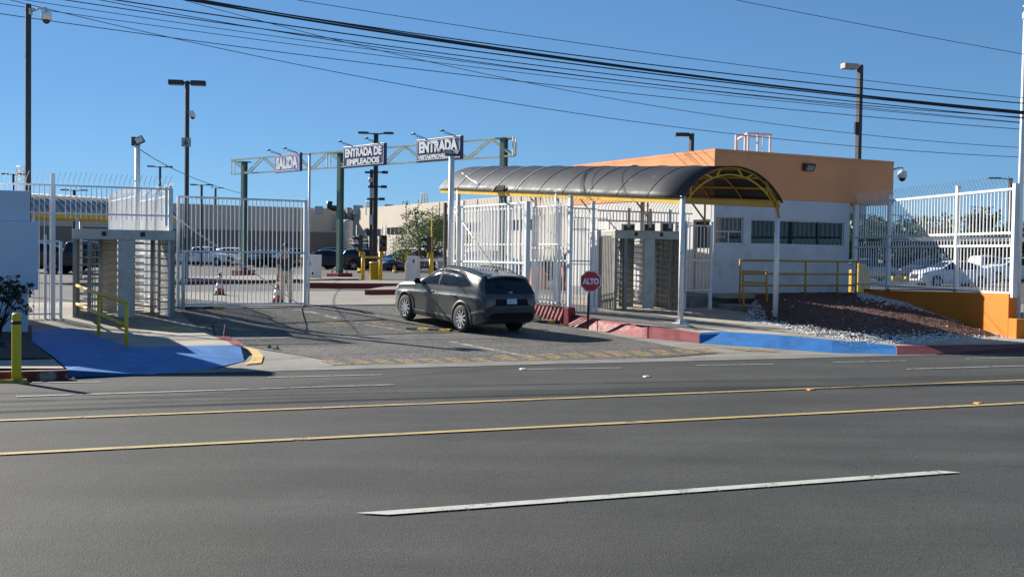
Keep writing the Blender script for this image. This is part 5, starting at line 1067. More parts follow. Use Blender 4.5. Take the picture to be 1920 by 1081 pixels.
# trees
tree('leafy_tree', 'light green feathery tree behind the cars at the factory windows', PD(806, 487, 78), 2.9, 5.6, leafmat('fresh_leaves', (.13, .19, .05)), 15000, .06, seed=3, trunk_h=.1)
tree('leafy_tree', 'wispy taller tree rising left of the fresh green one', PD(790, 484, 82), 4.2, 4.6, leafmat('olive_leaves', (.12, .14, .06)), 1200, .08, seed=14, trunk_h=.35)
for i, (px, D, h, wd, m, lab) in enumerate(((1638, 86, 4.8, 6, MDG, 'green tree just right of the booth behind the fence'), (1668, 100, 4.6, 7, MDG, 'low green tree behind the fence post right of the booth'), (1722, 96, 5.2, 6.5, MDG, 'loose green tree left of the dark round trees'), (1770, 94, 5.3, 7.5, DKG, 'dark round tree behind the roof of the white sedan'), (1800, 105, 4.6, 7, DKG, 'dark low tree right of the round one'), (1858, 92, 5.9, 5.5, DKG, 'dark pointed tree near the right fence end'), (1882, 100, 4.6, 6, DKG, 'dark tree at the right fence end'), (1930, 90, 5.0, 7, DKG, 'dark tree partly outside the right edge'))):
    q = PD(px, 480, D); tree('lot_tree', lab, (q.x, q.y, .5), h, wd, m, 2600, .17, 'trees behind the right fence', 20 + i, .25)
# ------------------------------------------------------------------ cars
def cat1(K, x):
    if x <= K[0][0]: return K[0][1]
    if x >= K[-1][0]: return K[-1][1]
    for i in range(len(K) - 1):
        if x <= K[i + 1][0]:
            x0, y0 = K[i]; x1, y1 = K[i + 1]; h = x1 - x0
            def sl(j):
                if j <= 0 or j >= len(K) - 1: return None
                a = (K[j][1] - K[j - 1][1]) / (K[j][0] - K[j - 1][0]); b = (K[j + 1][1] - K[j][1]) / (K[j + 1][0] - K[j][0])
                return 0 if a * b <= 0 else 2 * a * b / (a + b)
            s = (y1 - y0) / h; m0 = sl(i); m1 = sl(i + 1); m0 = s if m0 is None else m0; m1 = s if m1 is None else m1
            t = (x - x0) / h; return y0 * (2 * t ** 3 - 3 * t * t + 1) + h * m0 * (t ** 3 - 2 * t * t + t) + y1 * (-2 * t ** 3 + 3 * t * t) + h * m1 * (t ** 3 - t * t)
SUV = dict(top=[(-2.31, .62), (-2.295, .78), (-2.27, .97), (-2.235, 1.07), (-2.15, 1.19), (-2.0, 1.41), (-1.90, 1.535), (-1.65, 1.58), (-1.35, 1.61), (-.9, 1.64), (-.4, 1.645), (0, 1.61), (.3, 1.51), (.95, 1.17), (1.15, 1.11), (1.6, 1.06), (2.0, .99), (2.2, .90), (2.28, .80), (2.32, .6)],
    belt=[(-2.31, .58), (-2.27, .90), (-2.2, 1.04), (-1.9, 1.13), (-1.4, 1.14), (-.5, 1.09), (.5, 1.05), (1, 1.02), (1.6, .96), (2.1, .84), (2.32, .56)],
    w=[(-2.31, .70), (-2.27, .79), (-2.15, .86), (-1.9, .915), (-1.4, .935), (0, .92), (1, .92), (1.5, .93), (1.8, .91), (2.1, .84), (2.25, .74), (2.32, .6)],
    bot=[(-2.31, .5), (-2.2, .36), (-1.9, .26), (-1.2, .2), (1.3, .2), (2.0, .24), (2.2, .32), (2.32, .44)], tum=.46, ax=(1.42, -1.335), wr=.355, L=4.63)
SEDAN = dict(top=[(-2.22, .65), (-2.19, .90), (-2.1, 1.04), (-1.75, 1.08), (-1.5, 1.11), (-.95, 1.36), (-.6, 1.44), (-.1, 1.47), (.25, 1.43), (.55, 1.31), (1.05, 1.04), (1.25, .99), (1.7, .90), (2.0, .80), (2.15, .68), (2.2, .5)],
    belt=[(-2.22, .6), (-2.15, .86), (-1.9, .96), (-1.2, .97), (0, .94), (1, .90), (1.6, .82), (2.0, .70), (2.2, .46)],
    w=[(-2.22, .62), (-2.15, .74), (-1.9, .83), (-1.3, .86), (0, .855), (1.2, .86), (1.7, .84), (2.05, .74), (2.2, .55)],
    bot=[(-2.22, .42), (-2.0, .26), (-1.6, .19), (1.6, .19), (2.0, .22), (2.2, .34)], tum=.5, ax=(1.33, -1.28), wr=.31, L=4.42)
PICK = dict(top=[(-2.65, .6), (-2.63, 1.02), (-2.6, 1.08), (-1.1, 1.1), (-1.0, 1.12), (-.95, 1.6), (-.8, 1.74), (0, 1.78), (.45, 1.72), (1.05, 1.25), (1.25, 1.2), (2.2, 1.12), (2.5, 1.02), (2.62, .7)],
    belt=[(-2.65, .58), (-2.6, 1.0), (-1, 1.06), (0, 1.12), (1, 1.12), (2.2, 1.02), (2.5, .85), (2.62, .62)], w=[(-2.65, .86), (-2.5, .93), (0, .95), (2, .94), (2.4, .86), (2.62, .7)],
    bot=[(-2.65, .5), (-2.3, .38), (2.3, .36), (2.62, .5)], tum=.35, ax=(1.75, -1.55), wr=.38, L=5.3)
def body_mesh(P):
    x0, x1 = P['top'][0][0], P['top'][-1][0]; xs = []; x = x0
    while x < x1: xs.append(x); x += .012 if (x < x0 + .4 or x > x1 - .12) else .045
    xs.append(x1); rows_ = []
    for x in xs:
        zt_ = cat1(P['top'], x); zb = min(cat1(P['belt'], x), zt_ - .03); W = cat1(P['w'], x); z0 = min(cat1(P['bot'], x), zb - .05); hh = zb - z0
        h = zt_ - zb; Wb = W * .955; cr = min(.085, h * .5); wr = Wb - P['tum'] * (h - cr)
        r = [(0, z0), (W * .55, z0), (W * .88, z0), (W * .94, z0 + .02 * hh), (W * .965, z0 + .12 * hh), (W * .972, z0 + .35 * hh), (W * .966, z0 + .55 * hh), (W * .988, z0 + .70 * hh), (W * 1.0, z0 + .77 * hh), (W * .992, z0 + .80 * hh), (W * .968, z0 + .85 * hh), (W * .962, z0 + .93 * hh), (Wb, zb)]
        for k in (.2, .4, .6, .8, 1): r.append((Wb + (wr - Wb) * k + .035 * math.sin(math.pi * k) * min(1, h * 2), zb + (h - cr) * k))
        for k in (.25, .5, .75): a = k * math.pi / 2; r.append((wr - .16 * (1 - math.cos(a)) * min(1, h * 3), zt_ - cr + cr * .62 * math.sin(a)))
        yy = r[-1][0]
        for k in (.75, .5, .25, 0): r.append((yy * k, zt_ - cr * .38 * k * k * .95))
        rows_.append([(x, y, z) for y, z in r] + [(x, -y, z) for y, z in r[-2:0:-1]])
    n = len(rows_[0]); vs = [v for r in rows_ for v in r]; fs = [(i * n + j, i * n + (j + 1) % n, (i + 1) * n + (j + 1) % n, (i + 1) * n + j) for i in range(len(rows_) - 1) for j in range(n)]
    fs += [tuple(range(n)), tuple(range((len(rows_) - 1) * n + n - 1, (len(rows_) - 1) * n - 1, -1))]
    bm = bmesh.new(); bv = [bm.verts.new(v) for v in vs]
    for f in fs: bm.faces.new([bv[i] for i in f])
    bmesh.ops.recalc_face_normals(bm, faces=bm.faces); return bm
def proj(bvh, poly, axis, sgn, off, step=.05):
    """a thin panel in the given outline laid onto the body"""
    bm = bmesh.new()
    mk = {'Y': lambda a, b: (a, 0, b), 'X': lambda a, b: (0, a, b), 'Z': lambda a, b: (a, b, 0)}[axis]; ax = {'X': Vector((1, 0, 0)), 'Y': Vector((0, 1, 0)), 'Z': Vector((0, 0, 1))}[axis]
    f = bm.faces.new([bm.verts.new(mk(a, b)) for a, b in poly]); bmesh.ops.triangulate(bm, faces=[f])
    for d in [Vector(v) for v in ((1, 0, 0), (0, 1, 0), (0, 0, 1)) if Vector(v).dot(ax) == 0]:
        U = [v.co.dot(d) for v in bm.verts]; k = math.ceil(min(U) / step) * step
        while k < max(U): bmesh.ops.bisect_plane(bm, geom=bm.verts[:] + bm.edges[:] + bm.faces[:], plane_co=d * k, plane_no=d, dist=1e-5); k += step
    vs = []
    for v in bm.verts:
        o = v.co + ax * sgn * 5; r = bvh.ray_cast(o, -ax * sgn)
        if r[0] is None: r = bvh.find_nearest(v.co + ax * sgn * 1.2)
        nrm = r[1] if r[1].dot(ax * sgn) > 0 else -r[1]; vs.append(r[0] + nrm * off)
    bm.verts.index_update(); fs = [tuple(v.index for v in f.verts) for f in bm.faces]; bm.free(); return vs, fs
def panel(name, bvh, poly, axis, sgn, off, m, parent, step=.05, mirror=False):
    out = []
    for s in ((1, -1) if mirror else (1,)):
        p = [(a if axis == 'Y' else a * s, b) for a, b in poly]; vs, fs = proj(bvh, p, axis, sgn * (s if axis == 'Y' else 1), off, step)
        mb = MB(); mb.add(vs, fs, True); o = mb.build(name, m, parent, world=False); out.append(o)
    return out
def wheel_mb(r, w_, spokes, side):
    ty = MB(); s = side
    ty.lathe([(r * .66, -w_ / 2), (r * .9, -w_ / 2), (r * .985, -w_ / 2 * .8), (r, -w_ / 2 * .5), (r, w_ / 2 * .5), (r * .985, w_ / 2 * .8), (r * .9, w_ / 2), (r * .66, w_ / 2)], 40, axis='Y', caps=False)
    rm = MB(); y = w_ / 2 * s
    rm.lathe([(r * .70, -w_ * .3), (r * .67, y * .9), (r * .70, y * 1.0), (r * .68, y * .98), (r * .63, y * .8), (r * .61, -w_ * .1 * s)], 36, axis='Y', caps=False)
    rm.lathe([(.0, y * .86), (r * .1, y * .86), (r * .13, y * .8), (r * .14, y * .3)], 20, axis='Y', caps=False)
    for k in range(spokes):
        a = 2 * math.pi * k / spokes
        for da in ((-.10, .10) if spokes < 8 else (0,)):
            p0 = (r * .1 * math.cos(a + da * 2), y * .82, r * .1 * math.sin(a + da * 2)); p1 = (r * .64 * math.cos(a + da + .12), y * .86, r * .64 * math.sin(a + da + .12)); rm.beam(p0, p1, r * .10 if spokes >= 8 else r * .06, .02, up=(0, 1, 0))
    bd = MB(); bd.lathe([(0, y * .3), (r * .62, y * .28), (r * .63, -y * .5)], 24, axis='Y'); return ty, rm, bd
def make_car(kind, label, loc, heading, paint, P, hero=False, spokes=5, scale=1, pitch=0, group=None, glass_c=(.012, .016, .02)):
    t = thing(kind, label, 'car' if 'pickup' not in kind else 'pickup', loc, 0, group)
    t.rotation_euler = (0, pitch, heading); t.scale = (scale,) * 3
    bm = body_mesh(P); me = bpy.data.meshes.new('body'); bm.to_mesh(me); bvh = BVHTree.FromBMesh(bm); bm.free()
    for p in me.polygons: p.use_smooth = True
    dark = mat('wheel_well', (.01, .01, .011), .9)
    me.materials.append(paint); me.materials.append(dark)
    b = bpy.data.objects.new('body', me); COL.objects.link(b)
    cut = MB()
    for ax in P['ax']:
        for s in (1, -1): cut.cur = 1; cut.lathe([(P['wr'] + .03, .60 * s), (P['wr'] + .03, 1.2 * s)], 32, (ax, 0, P['wr'] - .005), 'Y', False)
    co = cut.build('cut', [paint, dark]); md = b.modifiers.new('b', 'BOOLEAN'); md.object = co; md.operation = 'DIFFERENCE'; md.solver = 'EXACT'
    bpy.context.view_layer.update(); nm = bpy.data.meshes.new_from_object(b.evaluated_get(bpy.context.evaluated_depsgraph_get())); bpy.data.objects.remove(b); bpy.data.objects.remove(co)
    nm.name = 'body'; b = bpy.data.objects.new('body', nm); COL.objects.link(b); b.parent = t; WM[b.name] = WM[t.name]
    gl = glassm('car_glass', glass_c, .03); tr = mat('black_trim', (.012, .012, .013), .7, spec=.15); cl = mat('cladding', (.026, .028, .028), .5)
    if P is SUV:
        fw = [(.84, 1.09), (.30, 1.40), (.05, 1.515), (-.10, 1.535), (-.12, 1.13)]; rw_ = [(-.20, 1.135), (-.18, 1.54), (-.75, 1.545), (-1.15, 1.49), (-1.55, 1.32), (-1.66, 1.24), (-1.2, 1.17)]
        sur = [(.94, 1.065), (.32, 1.455), (.05, 1.572), (-.75, 1.60), (-1.18, 1.54), (-1.58, 1.35), (-1.76, 1.22), (-1.2, 1.14), (-.1, 1.1)]
        ws = [(-.72, 1.16), (.72, 1.16), (.56, 1.52), (-.56, 1.52)]; rg = [(-.79, 1.07), (.79, 1.07), (.70, 1.30), (.63, 1.50), (-.63, 1.50), (-.70, 1.30)]
        seams = [[(.98, .34), (.99, 1.04)], [(-.155, .3), (-.15, 1.12)], [(-1.08, .76), (-1.16, 1.15)], [(-1.08, .76), (-.95, .34)]]; hz = .93; tail = (.80, 1.02)
    elif P is SEDAN:
        fw = [(.92, .97), (.5, 1.24), (.22, 1.365), (.0, 1.39), (-.02, .99)]; rw_ = [(-.08, .99), (-.06, 1.395), (-.5, 1.375), (-.85, 1.27), (-1.05, 1.08), (-.95, 1.01)]
        sur = [(1.0, .95), (.5, 1.27), (.22, 1.39), (-.5, 1.40), (-.9, 1.29), (-1.15, 1.04), (-1.0, .985)]
        ws = [(-.66, 1.06), (.66, 1.06), (.5, 1.36), (-.5, 1.36)]; rg = [(-.62, 1.10), (.62, 1.10), (.5, 1.33), (-.5, 1.33)]
        seams = [[(.98, .3), (1.0, .94)], [(-.05, .28), (-.05, .97)], [(-.9, .6), (-1.05, 1.0)]]; hz = .80; tail = (.72, .92)
    else:
        fw = [(.9, 1.18), (.5, 1.5), (.2, 1.62), (.05, 1.63), (.03, 1.18)]; rw_ = [(-.05, 1.18), (-.03, 1.63), (-.7, 1.61), (-.82, 1.2)]
        sur = [(.98, 1.16), (.5, 1.53), (.2, 1.65), (-.75, 1.64), (-.86, 1.16)]; ws = [(-.72, 1.26), (.72, 1.26), (.6, 1.66), (-.6, 1.66)]; rg = [(-.6, 1.25), (.6, 1.25), (.55, 1.6), (-.55, 1.6)]
        seams = [[(1.0, .5), (1.0, 1.14)], [(-.01, .5), (-.01, 1.14)], [(-.92, .5), (-.92, 1.14)]]; hz = .98; tail = (.7, 1.0)
    panel('window_surround', bvh, sur, 'Y', 1, .004, tr, t, mirror=True)
    panel('side_window', bvh, fw, 'Y', 1, .008, gl, t, mirror=True); panel('side_window', bvh, rw_, 'Y', 1, .008, gl, t, mirror=True)
    panel('windshield', bvh, ws, 'X', 1, .005, gl, t); 
    if P is not PICK: panel('rear_window', bvh, rg, 'X', -1, .006, gl, t)
    for sm in seams:
        (xa, za), (xb, zb) = sm; d = .009; panel('door_seam', bvh, [(xa - d, za), (xa + d, za), (xb + d, zb), (xb - d, zb)], 'Y', 1, .0015, tr, t, .1, mirror=True)
    x1 = P['top'][-1][0]; x0 = P['top'][0][0]
    W1 = cat1(P['w'], x1 - .12)
    panel('headlight', bvh, [(W1 * .62, hz - .16), (W1 * 1.08, hz - .12), (W1 * 1.1, hz - .02), (W1 * .62, hz - .06)], 'X', 1, .006, mat('headlight_glass', (.45, .47, .5), .12), t, .04, mirror=True)
    panel('grille', bvh, [(-W1 * .6, hz - .35), (W1 * .6, hz - .35), (W1 * .58, hz - .1), (-W1 * .58, hz - .1)], 'X', 1, .005, tr, t, .05)
    W0 = cat1(P['w'], x0 + .06)
    tl = mat('taillight', (.28, .008, .012), .18, coat=.5) if not hero else mat('shaded_taillight', (.06, .006, .008), .12, coat=.6)  # hero lens red is darkened to carry the shade on the tail
    z0, z1 = tail
    panel('taillight', bvh, [(W0 * .62, z1 - .08), (W0 * .66, z0), (W0 * 1.02, z0 + .02), (W0 * 1.06, z1 + .02), (W0 * .6, z1 + .02)], 'X', -1, .006, tl, t, .04, mirror=True)
    if P is not PICK: panel('license_plate', bvh, [(-.15, z0 - .02), (.15, z0 - .02), (.15, z0 + .12), (-.15, z0 + .12)] if not hero else [(-.16, .82), (.16, .82), (.16, .955), (-.16, .955)], 'X', -1, .012, mat('plate_white', (.5, .52, .54), .5, var=.3, vs=18), t, .06)
    for ax in P['ax']:
        for s in (1, -1):
            r = P['wr']; wx = (ax, (cat1(P['w'], ax) - .12) * s, r)
            ty, rm, bd = wheel_mb(r, .23 if hero else .2, spokes, s)
            for q in (ty, rm, bd): q.v = [v + Vector(wx) for v in q.v]
            wh = ty.build('wheel', RUBBER, t, world=False); rm.build('rim', mat('alloy_rim', (.62, .62, .62), .35, .5, var=.1), wh, world=False); bd.build('brake_disc', dark, wh, world=False)
            # arch lip
            if hero:
                mb = MB(); n = 22; V = []
                for i in range(n + 1):
                    a = R(-22 + 224 * i / n); r1, r2 = r + .028, r + .115
                    for rr_, oo in ((r1, -.05), (r1, .014), (r2, .012), (r2 + .006, -.004)):
                        x, z = ax + rr_ * math.cos(a), r + rr_ * math.sin(a); z = max(z, .2); hit = bvh.ray_cast(Vector((x, 5 * s, max(z, .26))), Vector((0, -s, 0))); y = abs(hit[0].y) if hit[0] else .9
                        V.append((x, (max(y, .8) + oo) * s, z))
                mb.add(V, [(i * 4 + j, i * 4 + j + 1, i * 4 + j + 5, i * 4 + j + 4) for i in range(n) for j in range(3)], True); mb.build('wheel_arch', cl, t, world=False)
    for s in (1, -1):
        q = {id(SUV): (.72, 1.13), id(SEDAN): (.78, 1.03), id(PICK): (.78, 1.25)}[id(P)]; wy = cat1(P['w'], q[0])
        mb = MB(); mb.lathe([(.0, -.13), (.05, -.125), (.085, -.08), (.09, 0), (.08, .06), (.0, .075)], 14, (0, 0, 0)); mb.v = [Vector((v.x * .75 + q[0], (wy + .1 + v.z * .9) * s, q[1] + .02 + v.y * .85)) for v in mb.v]; mb.beam((q[0], (wy - .06) * s, q[1] - .05), (q[0], (wy + .05) * s, q[1] - .02), .05, .03); mb.build('mirror', tr, t, world=False)
        for xh in ((.10 + (0 if P is SUV else -.05), -1.0) if P is SUV else (.08, -.88)):
            zh = .93 if P is SUV else (.85 if P is SEDAN else 1.02); hit = bvh.ray_cast(Vector((xh, 5 * s, zh)), Vector((0, -s, 0)))
            if hit[0]: mb = MB(); y = abs(hit[0].y); mb.box((xh, (y + .022) * s, zh), (.2, .02, .032)); mb.box((xh - .07, (y + .008) * s, zh), (.03, .03, .025)); mb.box((xh + .07, (y + .008) * s, zh), (.03, .03, .025)); mb.build('door_handle', paint if hero else tr, t, world=False, bevel=.006)
    if hero:
        panel('rocker_cladding', bvh, [(1.0, .22), (1.0, .33), (-.92, .33), (-.92, .22)], 'Y', 1, .008, cl, t, mirror=True)
        panel('sill_trim', bvh, [(1.0, .335), (1.0, .375), (-.90, .40), (-.90, .335)], 'Y', 1, .012, mat('satin_sill', (.20, .21, .205), .35, .3), t, mirror=True)
        panel('rear_light_bar', bvh, [(-.62, .95), (.62, .95), (.62, 1.055), (-.62, 1.055)], 'X', -1, .005, tl, t)
        panel('tailgate_garnish', bvh, [(-.60, .77), (.60, .77), (.66, .953), (-.66, .953)], 'X', -1, .004, tr, t)
        panel('rear_bumper', bvh, [(-.8, .42), (.8, .42), (.86, .62), (.74, .74), (-.74, .74), (-.86, .62)], 'X', -1, .01, cl, t)
        panel('lower_diffuser', bvh, [(-.7, .5), (.7, .5), (.6, .60), (-.6, .60)], 'X', -1, .02, tr, t)
        panel('bumper_trim', bvh, [(-2.24, .62), (-2.18, .70), (-1.75, .56), (-1.78, .52)], 'Y', 1, .014, MC['satin_sill'], t, mirror=True)
        panel('tailgate_seam', bvh, [(-.72, .745), (.72, .745), (.72, .757), (-.72, .757)], 'X', -1, .003, tr, t)
        vs, fs = proj(bvh, [(-.07, 1.10), (0, 1.085), (.07, 1.10), (.07, 1.12), (0, 1.135), (-.07, 1.12)], 'X', -1, .012, .03); mb = MB(); mb.add(vs, fs); mb.build('emblem', mat('chrome', (.5, .5, .52), .2, 1), t, world=False)
        mb = MB(); ys = [-.58 + 1.16 * i / 12 for i in range(13)]; P_ = []
        mb.add([(x, y, z - .06 * (y / .6) ** 2) for y in ys for x, z in ((-1.84, 1.562), (-2.05, 1.515), (-2.06, 1.495), (-1.9, 1.49))], [(i * 4 + j, i * 4 + (j + 1) % 4, i * 4 + (j + 1) % 4 + 4, i * 4 + j + 4) for i in range(12) for j in range(4)] + [(0, 1, 2, 3), (51, 50, 49, 48)], True); mb.build('spoiler', paint, t, world=False)
        for s in (1, -1):
            mb = MB(); pts = []
            for x in [.15 - .17 * i for i in range(12)]:
                hit = bvh.ray_cast(Vector((x, .565 * s, 5)), Vector((0, 0, -1))); pts.append(Vector((x, .565 * s, hit[0].z + (.04 if -1.55 < x < .1 else .0))))
            mb.tube(pts, .016, 8); mb.build('roof_rail', tr, t, world=False)
        mb = MB(); mb.prism([(-1.62, 1.58), (-1.44, 1.59), (-1.56, 1.66), (-1.62, 1.65)], .012, 'Y', -.012); mb.build('antenna_fin', paint, t, world=False)
        vs, fs = proj(bvh, [(.74, -.62), (.0, -.72), (-.7, -.62), (-1.45, -.58), (-1.45, .58), (-.7, .62)], 'Z', 1, .004, .1)
        vs, fs = proj(bvh, [(-.1, -.48), (-1.35, -.46), (-1.35, .46), (-.1, .48)], 'Z', 1, .004, .1); mb = MB(); mb.add(vs, fs, True); mb.build('glass_roof', gl, t, world=False)
        mb = MB(); mb.beam((-2.185, .0, 1.155), (-2.10, .42, 1.28), .02, .012); mb.build('rear_wiper', tr, t, world=False)
    return t
def paintm(name, c, metal=.3, rough=.28): 
    m = mat(name, c, rough, metal, var=.03, vs=1, coat=.6); m.node_tree.nodes['Principled BSDF'].inputs['Coat Roughness'].default_value = .09; return m
def recolor(t, m):
    for c in t.children:
        for i, s in enumerate(c.material_slots):
            if s.material and s.material.name.startswith('paint_'): s.link = 'OBJECT'; s.material = m
PG_ = paintm('paint_grey_green', (.078, .086, .083), .35, .33)
hp = G(870, 622); hd_ = R(127); sc_ = .925
fwd = Vector((math.cos(hd_), math.sin(hd_), 0)); rgt = Vector((fwd.y, -fwd.x, 0))
cpos = hp + fwd * 1.335 * sc_ + rgt * (.935 - .06) * sc_
cpos -= Vector((.06, .15, 0)); za, zb_ = zt(hp), zt(hp + fwd * 2.63); cpos.z = (za + zb_) / 2 + .0
make_car('suv', 'dark green grey SUV driving into the gate opening', cpos, hd_, PG_, SUV, True, 10, sc_, -math.atan2(zb_ - za, 2.63))
PW = paintm('paint_white', (.82, .83, .83), 0, .3)
def onlot(px, py, zz=.65): return GZ(px, py, zz)
def headv(a): return R(a)
suvp = make_car('parked_suv', 'grey SUV parked nose left behind the white boom', PD(782, 480, 86) * Vector((1, 1, 0)) + Vector((0, 0, .65)), R(196), paintm('paint_grey', (.17, .18, .20), .4), SUV, False, 5, 1.0, group='cars parked in the lot')
sedp = make_car('parked_sedan', 'dark navy sedan parked nose right behind the green centre post', PD(622, 480, 88) * Vector((1, 1, 0)) + Vector((0, 0, .65)), R(-6), paintm('paint_navy', (.012, .018, .035), .3), SEDAN, False, 10, 1.05, group='cars parked in the lot')
picp = make_car('parked_pickup', 'white pickup parked behind the left end of the sliding gate', PD(385, 480, 97) * Vector((1, 1, 0)) + Vector((0, 0, .65)), R(-18), PW, PICK, False, 6, .95, group='cars parked in the lot')
def put(proto, label, px, py, ang, m, sc=1, zz=.65, D=None):
    c = copy_tree(proto); q = onlot(px, py, zz) if D is None else PD(px, py, D); q.z = zz; c.location = q; c.rotation_euler = (0, 0, R(ang)); c.scale = (sc,) * 3; c['label'] = label; recolor(c, m); return c
DK = paintm('paint_black', (.012, .012, .014), .2); SIL = paintm('paint_silver', (.38, .39, .41), .5); BLU = paintm('paint_blue', (.015, .03, .12), .3); RDP = paintm('paint_dark_red', (.16, .015, .02), .3); OFFW = paintm('paint_cream', (.55, .55, .52), 0)
put(sedp, 'white sedan parked nose left behind the right fence', 1783, 538, 190, PW, 1.0, .56)
put(suvp, 'silver SUV partly hidden behind the white sedan at the right edge', 1905, 528, 200, SIL, 1.0, .6)
put(sedp, 'silver sedan behind the handrail end just right of the booth', 1622, 518, 5, SIL, 1.0, .6, D=72)
put(sedp, 'black sedan parked behind the nose of the white sedan', 1738, 507, 215, DK, 1.0, D=75)
put(suvp, 'black SUV in the far row left of the white sedan', 1700, 503, 240, DK, 1.0, D=85)
put(sedp, 'silver sedan in the far row left of the white sedan', 1672, 504, 250, SIL, 1.0, D=88)
put(suvp, 'white SUV at the far right behind the fence end post', 1893, 505, 190, PW, 1.0, D=72)
put(picp, 'white pickup behind the black sedan under the carport at right', 1850, 500, 10, PW, 1.0, D=80)
put(suvp, 'silver grey van like SUV behind the middle traffic signal', 750, 495, 185, SIL, 1.02, D=93)
put(suvp, 'black SUV parked behind the navy sedan', 650, 492, 0, DK, 1.05, D=90)
put(sedp, 'small blue sedan nosing out beside the yellow drum', 748, 501, 230, BLU, .95, D=82)
put(suvp, 'black SUV parked behind the left traffic signal', 690, 494, 20, DK, 1.0, D=87)
put(suvp, 'white SUV parked right of the white pickup behind the gate', 446, 486, -30, PW, 1.0, D=99)
put(sedp, 'dark grey sedan parked behind the green left post', 488, 484, 250, DK, 1.0, D=96)
put(sedp, 'black sedan parked in the row left of the person', 512, 485, 240, DK, 1.0, D=98)
put(suvp, 'grey SUV parked behind the person at the gate', 545, 484, 240, paintm('paint_dark_grey', (.06, .065, .07), .4), 1.0, D=97)
put(sedp, 'cream sedan parked in the row behind the gate', 530, 480, 260, OFFW, 1.0, D=105)
put(picp, 'black pickup parked behind the left turnstile', 165, 500, 0, DK, 1.0, D=60)
put(suvp, 'black SUV parked behind the left bar fence', 95, 500, 15, DK, 1.0, D=62)
put(sedp, 'dark red sedan parked far behind the left fence', 60, 489, 200, RDP, 1.0, D=92)
put(picp, 'black pickup behind the fences right of the driveway', 1085, 522, 170, DK, .95, D=60)
put(suvp, 'white SUV behind the white gate leaf', 930, 500, 10, PW, 1.0, D=70)
put(sedp, 'silver sedan behind the white gate leaf', 880, 498, 10, SIL, 1.0, D=75)
# orange water barriers behind the fences
OR = mat('orange_plastic', (.42, .10, .03), .5)
for px, py, D, lab in ((1008, 530, 46, 'orange plastic barrier behind the gate leaf'), (1062, 532, 46, 'orange plastic barrier left of the stop sign'), (1120, 530, 46, 'orange plastic barrier behind the stop sign')):
    q = PD(px, py, D); mb = MB(Matrix.Translation((q.x, q.y, .62)) @ Matrix.Rotation(R(15), 4, 'Z')); mb.prism([(-.3, 0), (.3, 0), (.22, .25), (.14, .9), (-.14, .9), (-.22, .25)], .55, 'Y', -.55)
    mb.v = [v for v in mb.v]; tag(setorigin(mb.build('water_barrier', OR, bevel=.03), (q.x, q.y, .62)), lab, 'barrier', 'orange plastic barriers')
# ------------------------------------------------------------------ person
def skin(name, verts, edges, radii, m, parent, sub=2):
    me = bpy.data.meshes.new(name); inv = WM[parent.name].inverted(); me.from_pydata([tuple(inv @ Vector(v)) for v in verts], edges, []); me.materials.append(m)
    o = bpy.data.objects.new(name, me); COL.objects.link(o); o.parent = parent; WM[o.name] = WM[parent.name]; md = o.modifiers.new('s', 'SKIN'); md.use_smooth_shade = True
    for i, r in enumerate(radii): me.skin_vertices[0].data[i].radius = r if isinstance(r, tuple) else (r, r)
    me.skin_vertices[0].data[0].use_root = True; o.modifiers.new('ss', 'SUBSURF').levels = sub; o.modifiers['ss'].render_levels = sub; return o
q = PD(537, 568, 31.9); q.z = zt(q); PM = Matrix.Translation(q) @ Matrix.Rotation(R(-12), 4, 'Z')
per = thing('person', 'person in a dark shirt, cap and khaki trousers holding the gate end', 'person', q, R(-12))
def pv(L_): return [PM @ Vector(v) for v in L_]
SK = mat('skin', (.30, .17, .11), .6); SH = mat('dark_shirt', (.018, .018, .03), .85); KH = mat('khaki_cloth', (.42, .36, .27), .85); BT = mat('dark_boots', (.02, .018, .016), .6)
Hh = dict(pel=(0, 0, .90), spine=(0, 0, 1.1), chest=(0, -.01, 1.3), neck=(0, -.01, 1.45), head=(.0, -.02, 1.56), top=(0, -.02, 1.64), ls=(-.17, 0, 1.36), le=(-.25, .02, 1.10), lw=(-.22, -.06, .87), lh=(-.21, -.08, .81), rs=(.17, 0, 1.36), re=(.40, -.06, 1.22), rw=(.62, -.08, 1.16), rh=(.69, -.09, 1.15),
    lhip=(-.09, 0, .86), lk=(-.12, -.03, .48), la=(-.14, .03, .09), lt=(-.15, -.12, .035), rhip=(.09, 0, .86), rk=(.1, -.02, .48), ra=(.10, .04, .09), rt=(.13, -.11, .035))
ks = list(Hh); ix = {k: i for i, k in enumerate(ks)}
ed = [('pel', 'spine'), ('spine', 'chest'), ('chest', 'neck'), ('neck', 'head'), ('head', 'top'), ('chest', 'ls'), ('ls', 'le'), ('le', 'lw'), ('lw', 'lh'), ('chest', 'rs'), ('rs', 're'), ('re', 'rw'), ('rw', 'rh'), ('pel', 'lhip'), ('lhip', 'lk'), ('lk', 'la'), ('la', 'lt'), ('pel', 'rhip'), ('rhip', 'rk'), ('rk', 'ra'), ('ra', 'rt')]
rad_ = dict(pel=(.14, .1), spine=(.13, .095), chest=(.15, .1), neck=.05, head=(.08, .095), top=(.06, .07), ls=.055, le=.042, lw=.026, lh=.03, rs=.055, re=.042, rw=.026, rh=.03, lhip=.085, lk=.055, la=.04, lt=.035, rhip=.085, rk=.055, ra=.04, rt=.035)
vs_ = [Hh[k] for k in ks]; ee = [(ix[a], ix[b]) for a, b in ed]; rr_ = [rad_[k] for k in ks]
